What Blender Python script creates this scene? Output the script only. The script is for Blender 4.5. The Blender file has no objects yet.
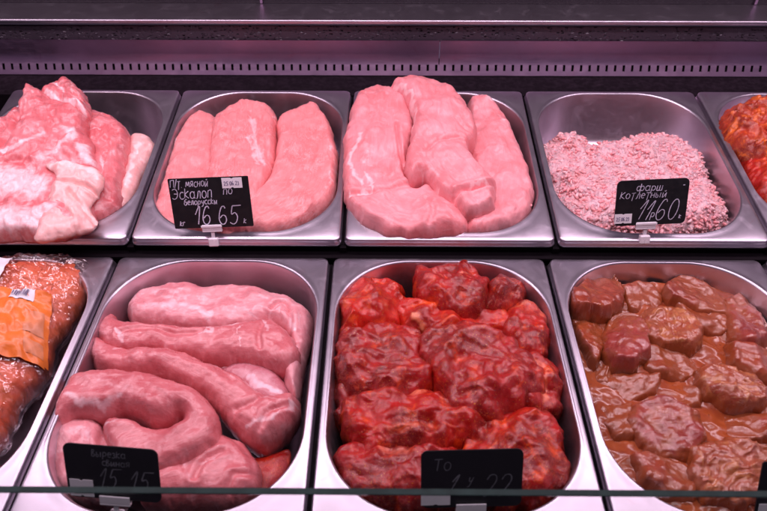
import bpy, bmesh, math, random
import numpy as np
from mathutils import Vector, Matrix, noise
from mathutils.geometry import delaunay_2d_cdt

SC = bpy.context.scene
COL = SC.collection
rnd = random.Random(7)
R = math.radians

# ------------------------------------------------------------------ camera
CAM_H = 0.571
F = 680.0
cam = bpy.data.cameras.new('camera')
cam.sensor_width = 36.0
cam.lens = F / 767 * 36
cam.clip_start = 0.01
cam.clip_end = 50
camo = bpy.data.objects.new('camera', cam)
camo.location = (0, 0, CAM_H)
camo.rotation_euler = (R(90 - 42.2), 0, R(0.38))
COL.objects.link(camo)
SC.camera = camo
cam.dof.use_dof = True
cam.dof.focus_distance = 0.84
cam.dof.aperture_fstop = 8.0
CM = camo.rotation_euler.to_matrix()

def ray(px, py):
    return CM @ Vector(((px - 383.5) / F, -(py - 255.5) / F, -1.0))

class Row:
    """a tilted plane through the rims of one row of trays: x across, t away, n up"""
    def __init__(s, q, tilt):
        s.q = Vector(q)
        s.ex = Vector((1, 0, 0))
        s.et = Vector((0, math.cos(tilt), math.sin(tilt)))
        s.en = Vector((0, -math.sin(tilt), math.cos(tilt)))
    def loc(s, px, py, h=0.0):
        d = ray(px, py)
        o = Vector((0, 0, CAM_H))
        k = ((s.q + s.en * h - o).dot(s.en)) / d.dot(s.en)
        p = o + d * k - s.q
        return (p.dot(s.ex), p.dot(s.et))
    def world(s, x, t, n):
        return s.q + s.ex * x + s.et * t + s.en * n

FRONT = Row((0, 0, 0), 0.0)
_d = ray(383.5, 241)
_p = Vector((0, 0, CAM_H)) + _d * 0.842
BACK = Row((0, _p.y, _p.z), R(5.1))
T_FRONT_FAR = FRONT.loc(383, 257)[1]
LT = 0.328
LTF = 0.352
print('front far', T_FRONT_FAR, 'near', FRONT.loc(383, 530), 'back near', _p, 'back far', BACK.loc(383, 91))
print('X front', FRONT.loc(303, 511), FRONT.loc(328, 265), FRONT.loc(605, 511), FRONT.loc(545, 265))
print('X back', BACK.loc(338, 245), BACK.loc(348, 95), BACK.loc(553, 245), BACK.loc(518, 95))

# ------------------------------------------------------------------ materials
def new_mat(name):
    m = bpy.data.materials.new(name)
    m.use_nodes = True
    nt = m.node_tree
    for n in list(nt.nodes):
        nt.nodes.remove(n)
    out = nt.nodes.new('ShaderNodeOutputMaterial')
    b = nt.nodes.new('ShaderNodeBsdfPrincipled')
    nt.links.new(b.outputs[0], out.inputs[0])
    return m, nt, b, out

def node(nt, typ, **kw):
    n = nt.nodes.new(typ)
    for k, v in kw.items():
        if k.startswith('i_'):
            n.inputs[int(k[2:])].default_value = v
        elif k.startswith('n_'):
            n.inputs[k[2:].replace('_', ' ')].default_value = v
        else:
            setattr(n, k, v)
    return n

def mixc(nt, fac, a, b, mode='MIX'):
    n = nt.nodes.new('ShaderNodeMix')
    n.data_type = 'RGBA'
    n.blend_type = mode
    n.clamp_factor = True
    for sock, v in ((n.inputs[0], fac), (n.inputs[6], a), (n.inputs[7], b)):
        if isinstance(v, (tuple, list)):
            sock.default_value = (*v[:3], 1)
        elif isinstance(v, (int, float)):
            sock.default_value = v
        else:
            nt.links.new(v, sock)
    return n.outputs[2]

def ramp(nt, src, lo, hi, a=0.0, b=1.0):
    n = nt.nodes.new('ShaderNodeMapRange')
    n.clamp = True
    n.interpolation_type = 'SMOOTHSTEP'
    n.inputs[1].default_value = lo
    n.inputs[2].default_value = hi
    n.inputs[3].default_value = a
    n.inputs[4].default_value = b
    nt.links.new(src, n.inputs[0])
    return n.outputs[0]

def math_n(nt, op, a, b=0.0):
    n = nt.nodes.new('ShaderNodeMath')
    n.operation = op
    for i, v in enumerate((a, b)):
        if isinstance(v, (int, float)):
            n.inputs[i].default_value = v
        else:
            nt.links.new(v, n.inputs[i])
    return n.outputs[0]

def noise_n(nt, vec, scale, detail=4, rough=0.55, dist=0.0):
    n = nt.nodes.new('ShaderNodeTexNoise')
    n.inputs['Scale'].default_value = scale
    n.inputs['Detail'].default_value = detail
    n.inputs['Roughness'].default_value = rough
    n.inputs['Distortion'].default_value = dist
    nt.links.new(vec, n.inputs['Vector'])
    return n.outputs[0]

def scaled(nt, vec, s):
    n = nt.nodes.new('ShaderNodeMapping')
    n.inputs['Scale'].default_value = s
    nt.links.new(vec, n.inputs['Vector'])
    return n.outputs[0]

def bump(nt, hs, dist, strength=1.0, prev=None):
    n = nt.nodes.new('ShaderNodeBump')
    n.inputs['Strength'].default_value = strength
    n.inputs['Distance'].default_value = dist
    nt.links.new(hs, n.inputs['Height'])
    if prev is not None:
        nt.links.new(prev, n.inputs['Normal'])
    return n.outputs[0]

def world_pos(nt):
    return nt.nodes.new('ShaderNodeNewGeometry').outputs['Position']

def attr(nt, name, what='Fac'):
    n = nt.nodes.new('ShaderNodeAttribute')
    n.attribute_name = name
    return n.outputs[what]

def steel(name, base=(0.60, 0.585, 0.60), rough=0.26, brush=(1, 60, 60), amount=0.10, smudge=0.18):
    m, nt, b, out = new_mat(name)
    pos = world_pos(nt)
    br = noise_n(nt, scaled(nt, pos, brush), 40, 3, 0.6)
    bl = noise_n(nt, pos, 14, 4, 0.6)
    smear = noise_n(nt, pos, 45, 5, 0.65, 0.6)
    c = mixc(nt, ramp(nt, bl, 0.35, 0.75), base, tuple(v * 0.86 for v in base))
    stain = noise_n(nt, scaled(nt, pos, (1, 1, 0.6)), 28, 6, 0.7, 1.2)
    c = mixc(nt, ramp(nt, stain, 0.56, 0.74, 0, 0.45), c, (base[0] * 0.85, base[1] * 0.62, base[2] * 0.66))
    nt.links.new(c, b.inputs['Base Color'])
    r = math_n(nt, 'ADD', ramp(nt, br, 0.3, 0.7, rough - amount * 0.5, rough + amount * 0.5),
               ramp(nt, smear, 0.48, 0.72, 0.0, smudge))
    nt.links.new(r, b.inputs['Roughness'])
    b.inputs['Metallic'].default_value = 1.0
    nt.links.new(bump(nt, br, 0.00006, 0.6), b.inputs['Normal'])
    return m

def simple(name, col, rough=0.5, metal=0.0, var=0.15, spec=0.5, alpha_t=0.0):
    m, nt, b, out = new_mat(name)
    pos = world_pos(nt)
    n1 = noise_n(nt, pos, 60, 4)
    c = mixc(nt, ramp(nt, n1, 0.3, 0.7), col, tuple(v * (1 - var) for v in col))
    nt.links.new(c, b.inputs['Base Color'])
    b.inputs['Metallic'].default_value = metal
    nt.links.new(ramp(nt, noise_n(nt, pos, 130, 3), 0.3, 0.7, rough * 0.85, min(1, rough * 1.15)), b.inputs['Roughness'])
    b.inputs['Specular IOR Level'].default_value = spec
    b.inputs['Transmission Weight'].default_value = alpha_t
    return m

def meat_mat(name, base, dark, light, fat, rough=0.40, coat=0.25, sss=0.22, fibre=1.0, blotch=None, wetbump=0.0003,
             blotch_amt=(0.55, 0.7), marble=0.0, sauce=None, speck=150, relief=1.0, spice=False):
    """raw meat: lengthwise fibres, darker and lighter patches, fat where the 'fat' attribute says"""
    m, nt, b, out = new_mat(name)
    pos = world_pos(nt)
    fib = attr(nt, 'fib', 'Vector')
    big = noise_n(nt, pos, 22, 4, 0.55, 0.4)
    mid = noise_n(nt, pos, 75, 5, 0.6, 0.5)
    streak = noise_n(nt, scaled(nt, fib, (1, 9, 3)), 45, 5, 0.6, 0.4)
    fine = noise_n(nt, scaled(nt, fib, (1, 4, 2)), 330, 3, 0.6)
    c = mixc(nt, ramp(nt, big, 0.35, 0.68), base, dark)
    c = mixc(nt, ramp(nt, mid, 0.50, 0.78, 0, 0.8), c, light)
    c = mixc(nt, ramp(nt, streak, 0.50, 0.80, 0, 0.55 * fibre), c, light)
    c = mixc(nt, ramp(nt, streak, 0.50, 0.25, 0, 0.45 * fibre), c, dark)
    c = mixc(nt, ramp(nt, fine, 0.55, 0.8, 0, 0.35), c, light)
    if marble:
        mn = noise_n(nt, scaled(nt, fib, (1, 3, 1)), 38, 6, 0.6, 1.6)
        ridge = math_n(nt, 'ABSOLUTE', math_n(nt, 'SUBTRACT', mn, 0.5))
        mk = math_n(nt, 'MULTIPLY', ramp(nt, ridge, 0.022, 0.0), ramp(nt, big, 0.42, 0.62, 0, marble))
        c = mixc(nt, mk, c, fat)
    if blotch:
        bn = noise_n(nt, pos, 48, 6, 0.68, 0.8)
        c = mixc(nt, ramp(nt, bn, blotch_amt[0], blotch_amt[1], 0, 0.85), c, blotch)
    if spice:
        sp1 = noise_n(nt, pos, 640, 2, 0.5)
        c = mixc(nt, ramp(nt, sp1, 0.66, 0.70, 0, 0.9), c, (0.62, 0.22, 0.03))
        sp2 = noise_n(nt, scaled(nt, pos, (1.1, 1, 1.2)), 520, 2, 0.5)
        c = mixc(nt, ramp(nt, sp2, 0.67, 0.70, 0, 0.85), c, (0.06, 0.012, 0.006))
    # fat
    ff = math_n(nt, 'ADD', attr(nt, 'fat'), math_n(nt, 'MULTIPLY', math_n(nt, 'SUBTRACT', mid, 0.5), 0.9))
    ffac = ramp(nt, ff, 0.30, 0.85, 0, 0.9)
    fatc = mixc(nt, ramp(nt, noise_n(nt, pos, 110, 4, 0.6, 0.6), 0.45, 0.75), fat, tuple(0.5 * a + 0.5 * q for a, q in zip(fat, base)))
    c = mixc(nt, ffac, c, fatc)
    if sauce:
        sx = node(nt, 'ShaderNodeSeparateXYZ')
        nt.links.new(fib, sx.inputs[0])
        hz = math_n(nt, 'ADD', sx.outputs[2], math_n(nt, 'MULTIPLY', math_n(nt, 'SUBTRACT', noise_n(nt, pos, 55, 5, 0.65, 0.6), 0.5), 0.030))
        c = mixc(nt, ramp(nt, hz, -0.018, -0.010, 0.9, 0.0), c, sauce)
    nt.links.new(c, b.inputs['Base Color'])
    rr = ramp(nt, mid, 0.3, 0.7, rough * 0.75, rough * 1.25)
    nt.links.new(rr, b.inputs['Roughness'])
    b.inputs['Subsurface Weight'].default_value = sss
    b.inputs['Subsurface Radius'].default_value = (1.0, 0.35, 0.25)
    b.inputs['Subsurface Scale'].default_value = 0.006
    b.inputs['Coat Weight'].default_value = coat
    if spice: b.inputs['Specular IOR Level'].default_value = 0.25
    b.inputs['Coat Roughness'].default_value = 0.09 if coat > 0.5 else 0.20
    b.inputs['Coat IOR'].default_value = 1.5
    n1 = bump(nt, streak, 0.0011 * relief, 0.75 * min(1, fibre))
    n2 = bump(nt, mid, 0.0009 * relief, 0.8, n1)
    n3 = bump(nt, noise_n(nt, pos, 420, 3, 0.6), wetbump * 0.6, 1.0, n2)
    nt.links.new(n3, b.inputs['Normal'])
    n4 = bump(nt, noise_n(nt, pos, speck, 3, 0.6, 0.3), (0.0032 if spice else 0.0016 if coat > 0.5 else 0.0006) * 150 / speck, 1.0, bump(nt, mid, 0.0012, 0.7))
    nt.links.new(n4, b.inputs['Coat Normal'])
    return m

M = {}
M['steel'] = steel('brushed tray steel', (0.76, 0.66, 0.75), 0.36, smudge=0.09)
M['rim'] = steel('polished rim steel', (0.53, 0.485, 0.55), 0.35, (60, 2, 60), 0.03, 0.08)
M['panel'] = steel('case panel steel', (0.40, 0.27, 0.40), 0.36, (1, 60, 60), 0.12, 0.06)
M['deck'] = simple('dark deck', (0.006, 0.004, 0.006), 0.6, spec=0.06)
M['darkpanel'] = simple('dark back panel', (0.022, 0.017, 0.023), 0.25, var=0.05, spec=0.4)
M['plaque'] = simple('black chalk plaque', (0.006, 0.006, 0.007), 0.42, var=0.3)
M['chalk'] = simple('chalk ink', (0.62, 0.60, 0.74), 0.7, var=0.35)
M['dimlitchalk'] = simple('dimly lit chalk ink', (0.16, 0.165, 0.19), 0.7, var=0.5)  # weaker light on the front tags, put into the chalk colour
M['sticker'] = simple('white sticker paper', (0.78, 0.76, 0.80), 0.55, var=0.05)
M['ink'] = simple('grey print', (0.16, 0.13, 0.24), 0.6)
M['orangelabel'] = simple('orange label film', (0.84, 0.20, 0.035), 0.3, var=0.12)
M['labelprint'] = simple('pale label print', (0.85, 0.29, 0.13), 0.4, var=0.35)
M['whiteplastic'] = simple('white plastic', (0.75, 0.73, 0.76), 0.35, var=0.08)
M['clip'] = simple('milky clear plastic', (0.85, 0.80, 0.85), 0.25, var=0.06, alpha_t=0.15)

F1 = (0.86, 0.56, 0.58)
M['pork_pale'] = meat_mat('pale pork loin', (0.78, 0.300, 0.325), (0.73, 0.215, 0.230), (0.83, 0.39, 0.42), F1, 0.46, 0.22, 0.2, 0.9, blotch=(0.80, 0.35, 0.375), relief=0.55)
M['pork_cut'] = meat_mat('pork cutlet', (0.78, 0.270, 0.275), (0.73, 0.200, 0.205), (0.84, 0.37, 0.375), F1, 0.46, 0.18, 0.2, 0.9, marble=0.5, blotch=(0.82, 0.34, 0.34), relief=0.85)
M['pork_fatty'] = meat_mat('fatty pork', (0.72, 0.215, 0.230), (0.62, 0.125, 0.14), (0.83, 0.42, 0.44), (0.88, 0.64, 0.66), 0.38, 0.4, 0.2, 0.6, blotch=(0.84, 0.48, 0.50), blotch_amt=(0.54, 0.76))
M['pork_fat'] = meat_mat('pork skin fat', (0.85, 0.50, 0.47), (0.80, 0.36, 0.35), (0.90, 0.66, 0.64), (0.9, 0.7, 0.68), 0.42, 0.3, 0.25, 0.35, blotch=(0.87, 0.46, 0.40))
M['loin'] = meat_mat('pork tenderloin', (0.66, 0.190, 0.205), (0.55, 0.115, 0.130), (0.76, 0.32, 0.34), (0.84, 0.52, 0.55), 0.34, 0.5, 0.15, 0.9, blotch=(0.71, 0.26, 0.28), relief=0.6)
M['loin_pale'] = meat_mat('pale tenderloin', (0.78, 0.34, 0.365), (0.66, 0.21, 0.235), (0.85, 0.50, 0.53), (0.88, 0.64, 0.68), 0.34, 0.5, 0.2, 0.7, blotch=(0.84, 0.50, 0.53), relief=0.6)
M['loin_skin'] = meat_mat('tenderloin silver skin', (0.56, 0.20, 0.235), (0.50, 0.14, 0.17), (0.68, 0.32, 0.37), (0.82, 0.56, 0.62), 0.26, 0.8, 0.15, 0.4, relief=0.4)
M['red'] = meat_mat('red marinated meat', (0.43, 0.008, 0.006), (0.18, 0.003, 0.004), (0.54, 0.030, 0.018), (0.78, 0.20, 0.10), 0.42, 0.9, 0.05, 0.6, (0.76, 0.080, 0.009), 0.0003, (0.50, 0.70), marble=0.3, speck=230, relief=0.7, spice=True)
M['red_purple'] = meat_mat('dark red marinated meat', (0.38, 0.007, 0.007), (0.18, 0.003, 0.004), (0.44, 0.024, 0.020), (0.72, 0.18, 0.11), 0.42, 1.0, 0.05, 0.6, (0.68, 0.060, 0.009), 0.0003, (0.52, 0.72), marble=0.3, speck=230, relief=0.7, spice=True)
M['red_orange'] = meat_mat('orange red marinated meat', (0.52, 0.013, 0.007), (0.28, 0.005, 0.004), (0.64, 0.05, 0.022), (0.80, 0.28, 0.14), 0.38, 0.8, 0.05, 0.6, (0.76, 0.09, 0.010), 0.0003, (0.5, 0.72), speck=230, relief=0.7, spice=True)
M['spicy'] = meat_mat('spicy orange meat', (0.46, 0.040, 0.012), (0.22, 0.010, 0.006), (0.62, 0.13, 0.05), (0.80, 0.36, 0.20), 0.40, 0.6, 0.08, 0.6, (0.76, 0.16, 0.014), 0.0003, (0.50, 0.66), marble=0.3, speck=230, spice=True)
M['bagged'] = meat_mat('bagged meat', (0.90, 0.200, 0.090), (0.82, 0.13, 0.055), (0.84, 0.24, 0.14), (0.86, 0.40, 0.30), 0.45, 0.1, 0.2, 0.4, (0.82, 0.19, 0.07), 0.0002, (0.5, 0.7))
SAU = (0.288, 0.066, 0.019)
M['brown'] = meat_mat('sauce coated meat', (0.320, 0.051, 0.018), (0.224, 0.027, 0.012), (0.368, 0.088, 0.036), (0.496, 0.224, 0.096), 0.36, 1.0, 0.08, 0.6, (0.368, 0.092, 0.024), 0.0002, (0.52, 0.72), sauce=SAU, relief=0.6)
M['brown_pink'] = meat_mat('pink meat in sauce', (0.336, 0.048, 0.035), (0.224, 0.024, 0.019), (0.400, 0.104, 0.072), (0.496, 0.224, 0.120), 0.34, 1.0, 0.08, 0.8, (0.352, 0.074, 0.021), 0.0003, (0.50, 0.68), marble=0.4, sauce=SAU, relief=0.6)
M['brown_membrane'] = meat_mat('membrane on meat', (0.368, 0.084, 0.032), (0.272, 0.040, 0.018), (0.496, 0.208, 0.096), (0.592, 0.320, 0.168), 0.34, 1.0, 0.08, 0.9, (0.480, 0.176, 0.060), 0.0006, (0.50, 0.62), marble=0.6, sauce=SAU, relief=0.8)

def mince_mat():
    m, nt, b, out = new_mat('minced pork')
    pos = world_pos(nt)
    v = attr(nt, 'tone')
    n1 = noise_n(nt, pos, 60, 4)
    n2 = noise_n(nt, pos, 420, 3)
    c = mixc(nt, ramp(nt, v, 0.15, 0.9), (0.80, 0.31, 0.34), (0.88, 0.50, 0.52))
    c = mixc(nt, ramp(nt, n1, 0.4, 0.7, 0, 0.6), c, (0.80, 0.28, 0.28))
    c = mixc(nt, ramp(nt, n2, 0.56, 0.68, 0, 0.5), c, (0.90, 0.60, 0.60))
    nt.links.new(c, b.inputs['Base Color'])
    b.inputs['Roughness'].default_value = 0.36
    b.inputs['Subsurface Weight'].default_value = 0.5
    b.inputs['Subsurface Radius'].default_value = (1, .5, .4)
    b.inputs['Subsurface Scale'].default_value = 0.006
    b.inputs['Coat Weight'].default_value = 0.1
    b.inputs['Coat Roughness'].default_value = 0.15
    nt.links.new(bump(nt, n2, 0.0006, 0.9), b.inputs['Normal'])
    return m
M['mince'] = mince_mat()

def sauce_mat(name, col, col2):
    m, nt, b, out = new_mat(name)
    pos = world_pos(nt)
    n1 = noise_n(nt, pos, 30, 5, 0.6, 0.8)
    n2 = noise_n(nt, pos, 300, 3, 0.6)
    c = mixc(nt, ramp(nt, n1, 0.35, 0.7), col, col2)
    c = mixc(nt, ramp(nt, n2, 0.64, 0.70, 0, 0.8), c, tuple(v * 0.35 for v in col))
    nt.links.new(c, b.inputs['Base Color'])
    b.inputs['Roughness'].default_value = 0.20
    b.inputs['Subsurface Weight'].default_value = 0.05
    b.inputs['Subsurface Radius'].default_value = (1, .35, .2)
    b.inputs['Subsurface Scale'].default_value = 0.005
    nt.links.new(bump(nt, noise_n(nt, pos, 60, 2, 0.4, 0.2), 0.0017, 1.0), b.inputs['Normal'])
    return m
M['sauce'] = sauce_mat('brown marinade', (0.35, 0.078, 0.022), (0.26, 0.046, 0.016))
M['juice'] = sauce_mat('red marinade', (0.18, 0.010, 0.006), (0.10, 0.006, 0.006))

def film_mat():
    m, nt, b, out = new_mat('clear crinkled plastic film')
    pos = world_pos(nt)
    tr = node(nt, 'ShaderNodeBsdfTransparent')
    tr.inputs[0].default_value = (0.99, 0.96, 0.95, 1)
    gl = node(nt, 'ShaderNodeBsdfGlossy')
    gl.inputs['Roughness'].default_value = 0.07
    w = noise_n(nt, scaled(nt, pos, (1.0, 2.2, 1.0)), 26, 2, 0.45, 1.0)
    ridge = math_n(nt, 'ABSOLUTE', math_n(nt, 'SUBTRACT', w, 0.5))
    bp = bump(nt, ridge, 0.007, 1.0, bump(nt, noise_n(nt, pos, 46, 2, 0.45, 0.6), 0.010, 1.0))
    nt.links.new(bp, gl.inputs['Normal'])
    fr = node(nt, 'ShaderNodeLayerWeight')
    fr.inputs[0].default_value = 0.25
    nt.links.new(bp, fr.inputs['Normal'])
    k = math_n(nt, 'ADD', math_n(nt, 'MULTIPLY', fr.outputs[1], 0.45), 0.12)
    mx = node(nt, 'ShaderNodeMixShader')
    nt.links.new(k, mx.inputs[0])
    nt.links.new(tr.outputs[0], mx.inputs[1])
    nt.links.new(gl.outputs[0], mx.inputs[2])
    nt.links.new(mx.outputs[0], out.inputs[0])
    return m
M['film'] = film_mat()

def glass_mat():
    m, nt, b, out = new_mat('pane glass')
    b.inputs['Base Color'].default_value = (0.93, 0.97, 0.96, 1)
    b.inputs['Roughness'].default_value = 0.0
    b.inputs['IOR'].default_value = 1.02
    b.inputs['Transmission Weight'].default_value = 1.0
    return m
M['glass'] = glass_mat()
M['glassedge'] = simple('polished green glass edge', (0.016, 0.038, 0.034), 0.4, var=0.4, spec=0.12)

def honey_mat():
    m, nt, b, out = new_mat('perforated honeycomb strip')
    pos = world_pos(nt)
    vo = node(nt, 'ShaderNodeTexVoronoi', feature='DISTANCE_TO_EDGE')
    vo.inputs['Scale'].default_value = 230
    vo.inputs['Randomness'].default_value = 0.35
    nt.links.new(scaled(nt, pos, (0.75, 1.4, 1.4)), vo.inputs['Vector'])
    e = ramp(nt, vo.outputs['Distance'], 0.10, 0.26)
    c = mixc(nt, e, (0.060, 0.046, 0.064), (0.010, 0.007, 0.011))
    nt.links.new(c, b.inputs['Base Color'])
    b.inputs['Roughness'].default_value = 0.35
    b.inputs['Metallic'].default_value = 0.4
    nt.links.new(bump(nt, e, -0.002, 1.0), b.inputs['Normal'])
    return m
M['honey'] = honey_mat()

# ------------------------------------------------------------------ object helpers
def tag(o, label=None, cat=None, group=None, kind=None):
    if label: o['label'] = label
    if cat: o['category'] = cat
    if group: o['group'] = group
    if kind: o['kind'] = kind
    return o

def empty(name, loc, label, cat, group=None):
    o = bpy.data.objects.new(name, None)
    o.empty_display_size = 0.02
    o.location = loc
    COL.objects.link(o)
    return tag(o, label, cat, group)

def mesh_obj(name, verts, faces, mat, parent=None, smooth=True, origin=None):
    """verts in world space; the object sits at origin (or at its parent's origin)"""
    if parent is not None:
        org = parent.matrix_basis.translation.copy()
        pp = parent.parent
        while pp is not None:
            org += pp.matrix_basis.translation
            pp = pp.parent
    elif origin is not None:
        org = Vector(origin)
    else:
        vv = np.array([tuple(v) for v in verts])
        org = Vector((vv[:, 0].mean(), vv[:, 1].mean(), vv[:, 2].min()))
    me = bpy.data.meshes.new(name)
    me.from_pydata([tuple(Vector(v) - org) for v in verts], [], [tuple(f) for f in faces])
    me.validate()
    me.update()
    if smooth:
        me.polygons.foreach_set('use_smooth', [True] * len(me.polygons))
    me.materials.append(mat)
    o = bpy.data.objects.new(name, me)
    COL.objects.link(o)
    if parent is not None:
        o.parent = parent
    else:
        o.location = org
    return o

class Geo:
    def __init__(s):
        s.v = []; s.f = []
    def box(s, x0, x1, y0, y1, z0, z1, fn=None):
        b = len(s.v)
        for z in (z0, z1):
            for (x, y) in ((x0, y0), (x1, y0), (x1, y1), (x0, y1)):
                s.v.append(fn(x, y, z) if fn else Vector((x, y, z)))
        s.f += [(b, b+3, b+2, b+1), (b+4, b+5, b+6, b+7), (b, b+1, b+5, b+4), (b+1, b+2, b+6, b+5),
                (b+2, b+3, b+7, b+6), (b+3, b, b+4, b+7)]
    def loops(s, loops, close=True):
        """stack of equal-length closed loops skinned together"""
        b = len(s.v); n = len(loops[0])
        for L in loops:
            s.v += L
        for i in range(len(loops) - 1):
            for j in range(n):
                k = (j + 1) % n
                s.f.append((b + i*n + j, b + i*n + k, b + (i+1)*n + k, b + (i+1)*n + j))
        return b
    def build(s, name, mat, parent=None, smooth=False, bevel=0.0, seg=2):
        o = mesh_obj(name, s.v, s.f, mat, parent, smooth)
        if bevel:
            m = o.modifiers.new('bevel', 'BEVEL')
            m.width = bevel; m.segments = seg; m.limit_method = 'ANGLE'
            m.harden_normals = False
            o.data.polygons.foreach_set('use_smooth', [True] * len(o.data.polygons))
            w = o.modifiers.new('wn', 'WEIGHTED_NORMAL')
        return o

def rrect(x0, x1, y0, y1, r, seg=18, p=2.0, side=6):
    pts = []
    cs = [(x1 - r, y1 - r, 0), (x0 + r, y1 - r, 90), (x0 + r, y0 + r, 180), (x1 - r, y0 + r, 270)]
    for ci, (cx, cy, a0) in enumerate(cs):
        for i in range(seg + 1):
            a = R(a0 + 90 * i / seg)
            c, s_ = math.cos(a), math.sin(a)
            c = math.copysign(abs(c) ** (2 / p), c); s_ = math.copysign(abs(s_) ** (2 / p), s_)
            pts.append((cx + r * c, cy + r * s_))
        nx, ny, na = cs[(ci + 1) % 4]
        a = R(a0 + 90)
        ex, ey = cx + r * math.cos(a), cy + r * math.sin(a)
        fx, fy = nx + r * math.cos(a), ny + r * math.sin(a)
        for i in range(1, side):
            t = i / side
            pts.append((ex + (fx - ex) * t, ey + (fy - ey) * t))
    return pts

# ------------------------------------------------------------------ steel trays
PITCH = 0.267
def tray(row, x0, t_near, label, depth=0.085, group='steel trays in the display case'):
    w, L = PITCH - 0.0035, (LTF if row is FRONT else LT)
    x0 += 0.00175; x1 = x0 + w; t0 = t_near; t1 = t_near + L
    root = empty('steel_tray', row.world((x0 + x1) / 2, (t0 + t1) / 2, -depth), label, 'tray', group)
    def ring(inset, n, r, dy0=0.0):
        return [row.world(x, t, n) for x, t in rrect(x0 + inset, x1 - inset, t0 + inset + dy0, t1 - inset, r)]
    # rim: rolled lip, flange and the raised bead round the opening
    g = Geo()
    L_ = [ring(0.0030, -0.0100, 0.006), ring(0.0008, -0.0112, 0.008), ring(0.0, -0.0100, 0.008), ring(0.0006, -0.0075, 0.008), ring(0.0018, -0.0060, 0.008),
          ring(0.0016, -0.0030, 0.008), ring(0.0018, -0.0010, 0.008), ring(0.0030, 0.0, 0.009),
          ring(0.0056, 0.0, 0.078, 0.002), ring(0.0068, 0.0003, 0.085, 0.004), ring(0.0078, 0.0010, 0.087, 0.006),
          ring(0.0088, 0.0007, 0.088, 0.006), ring(0.0095, -0.0010, 0.088, 0.006)]
    g.loops(L_)
    g.build('rim', M['rim'], root, smooth=True)
    g = Geo()
    L_ = [ring(0.0095, -0.0010, 0.088, 0.006), ring(0.0104, -0.006, 0.088, 0.006), ring(0.0118, -0.018, 0.087, 0.006), ring(0.0140, -0.030, 0.086, 0.005),
          ring(0.0175, -depth * 0.55, 0.082, 0.004), ring(0.0215, -depth + 0.022, 0.076, 0.002), ring(0.0250, -depth + 0.010, 0.070), ring(0.0320, -depth + 0.003, 0.062),
          ring(0.0420, -depth, 0.05), ring(0.075, -depth, 0.03), ring(0.11, -depth, 0.012)]
    b = g.loops(L_)
    n = len(L_[0]); last = b + (len(L_) - 1) * n
    g.f.append(tuple(range(last, last + n)))
    g.build('basin', M['steel'], root, smooth=True)
    return root

XF, XB = -0.069, -0.055
tn_f = T_FRONT_FAR - LTF
tray(FRONT, XF - 2 * PITCH, tn_f, 'steel tray at lower left holding the plastic bag of marinated meat')
tray(FRONT, XF - PITCH, tn_f, 'steel tray in the front row holding the long raw tenderloins')
tray(FRONT, XF, tn_f, 'steel tray in the front row holding the red marinated meat')
tray(FRONT, XF + PITCH, tn_f, 'steel tray in the front row holding meat chunks in brown sauce')
tray(BACK, XB - 2 * PITCH, 0, 'steel tray at upper left holding the fatty pork cuts')
tray(BACK, XB - PITCH, 0, 'steel tray holding three pork cutlets behind the 16 65 price tag')
tray(BACK, XB, 0, 'steel tray in the back row heaped with three big folded pale loins')
tray(BACK, XB + PITCH, 0, 'steel tray half filled with minced meat, its far end empty', depth=0.085)
tray(BACK, XB + 2 * PITCH, 0, 'steel tray at the right edge of the back row holding spicy orange meat')
tray(FRONT, XF + 2 * PITCH, tn_f, 'empty looking steel tray corner at the right edge of the front row')

# ------------------------------------------------------------------ meat
def catmull(pts, closed=True, step=0.0025):
    P = np.array(pts, float); n = len(P)
    out = []
    rng = range(n) if closed else range(n - 1)
    for i in rng:
        if closed:
            p0, p1, p2, p3 = P[(i-1) % n], P[i], P[(i+1) % n], P[(i+2) % n]
        else:
            p0, p1, p2, p3 = P[max(i-1, 0)], P[i], P[i+1], P[min(i+2, n-1)]
        k = max(2, int(np.linalg.norm(p2 - p1) / step * 2))
        for j in range(k):
            t = j / k
            out.append(0.5 * ((2*p1) + (-p0+p2)*t + (2*p0-5*p1+4*p2-p3)*t*t + (-p0+3*p1-3*p2+p3)*t**3))
    if not closed:
        out.append(P[-1])
    out = np.array(out)
    # resample evenly
    q = np.vstack([out, out[:1]]) if closed else out
    seg = np.linalg.norm(np.diff(q, axis=0), axis=1)
    s = np.concatenate([[0], np.cumsum(seg)])
    m = max(8, int(s[-1] / step)) if closed else max(2, int(s[-1] / step))
    tt = np.linspace(0, s[-1], m, endpoint=not closed)
    return np.stack([np.interp(tt, s, q[:, k]) for k in range(2)], 1)

def seg_dist(pts, A, B):
    """min distance of pts (n,2) to segments A->B (m,2); also index, param"""
    best = np.full(len(pts), 1e9); bi = np.zeros(len(pts), int); bt = np.zeros(len(pts))
    for s0 in range(0, len(pts), 4000):
        p = pts[s0:s0+4000, None, :]
        d = B - A
        t = np.clip(((p - A) * d).sum(-1) / np.maximum((d * d).sum(-1), 1e-12), 0, 1)
        q = A + t[..., None] * d
        dd = np.sqrt(((p - q) ** 2).sum(-1))
        i = dd.argmin(1); r_ = np.arange(len(i))
        best[s0:s0+4000] = dd[r_, i]; bi[s0:s0+4000] = i; bt[s0:s0+4000] = t[r_, i]
    return best, bi, bt

def inside(pts, poly):
    x, y = pts[:, 0], pts[:, 1]
    c = np.zeros(len(pts), bool)
    n = len(poly)
    for i in range(n):
        x1, y1 = poly[i]; x2, y2 = poly[(i+1) % n]
        if y1 == y2: continue
        k = ((y1 > y) != (y2 > y)) & (x < (x2 - x1) * (y - y1) / (y2 - y1) + x1)
        c ^= k
    return c

TEX = {}
def tex(kind, size, **kw):
    key = (kind, size, tuple(kw.items()))
    if key not in TEX:
        t = bpy.data.textures.new('relief', kind)
        t.noise_scale = size
        for k, v in kw.items():
            setattr(t, k, v)
        TEX[key] = t
    return TEX[key]

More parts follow.
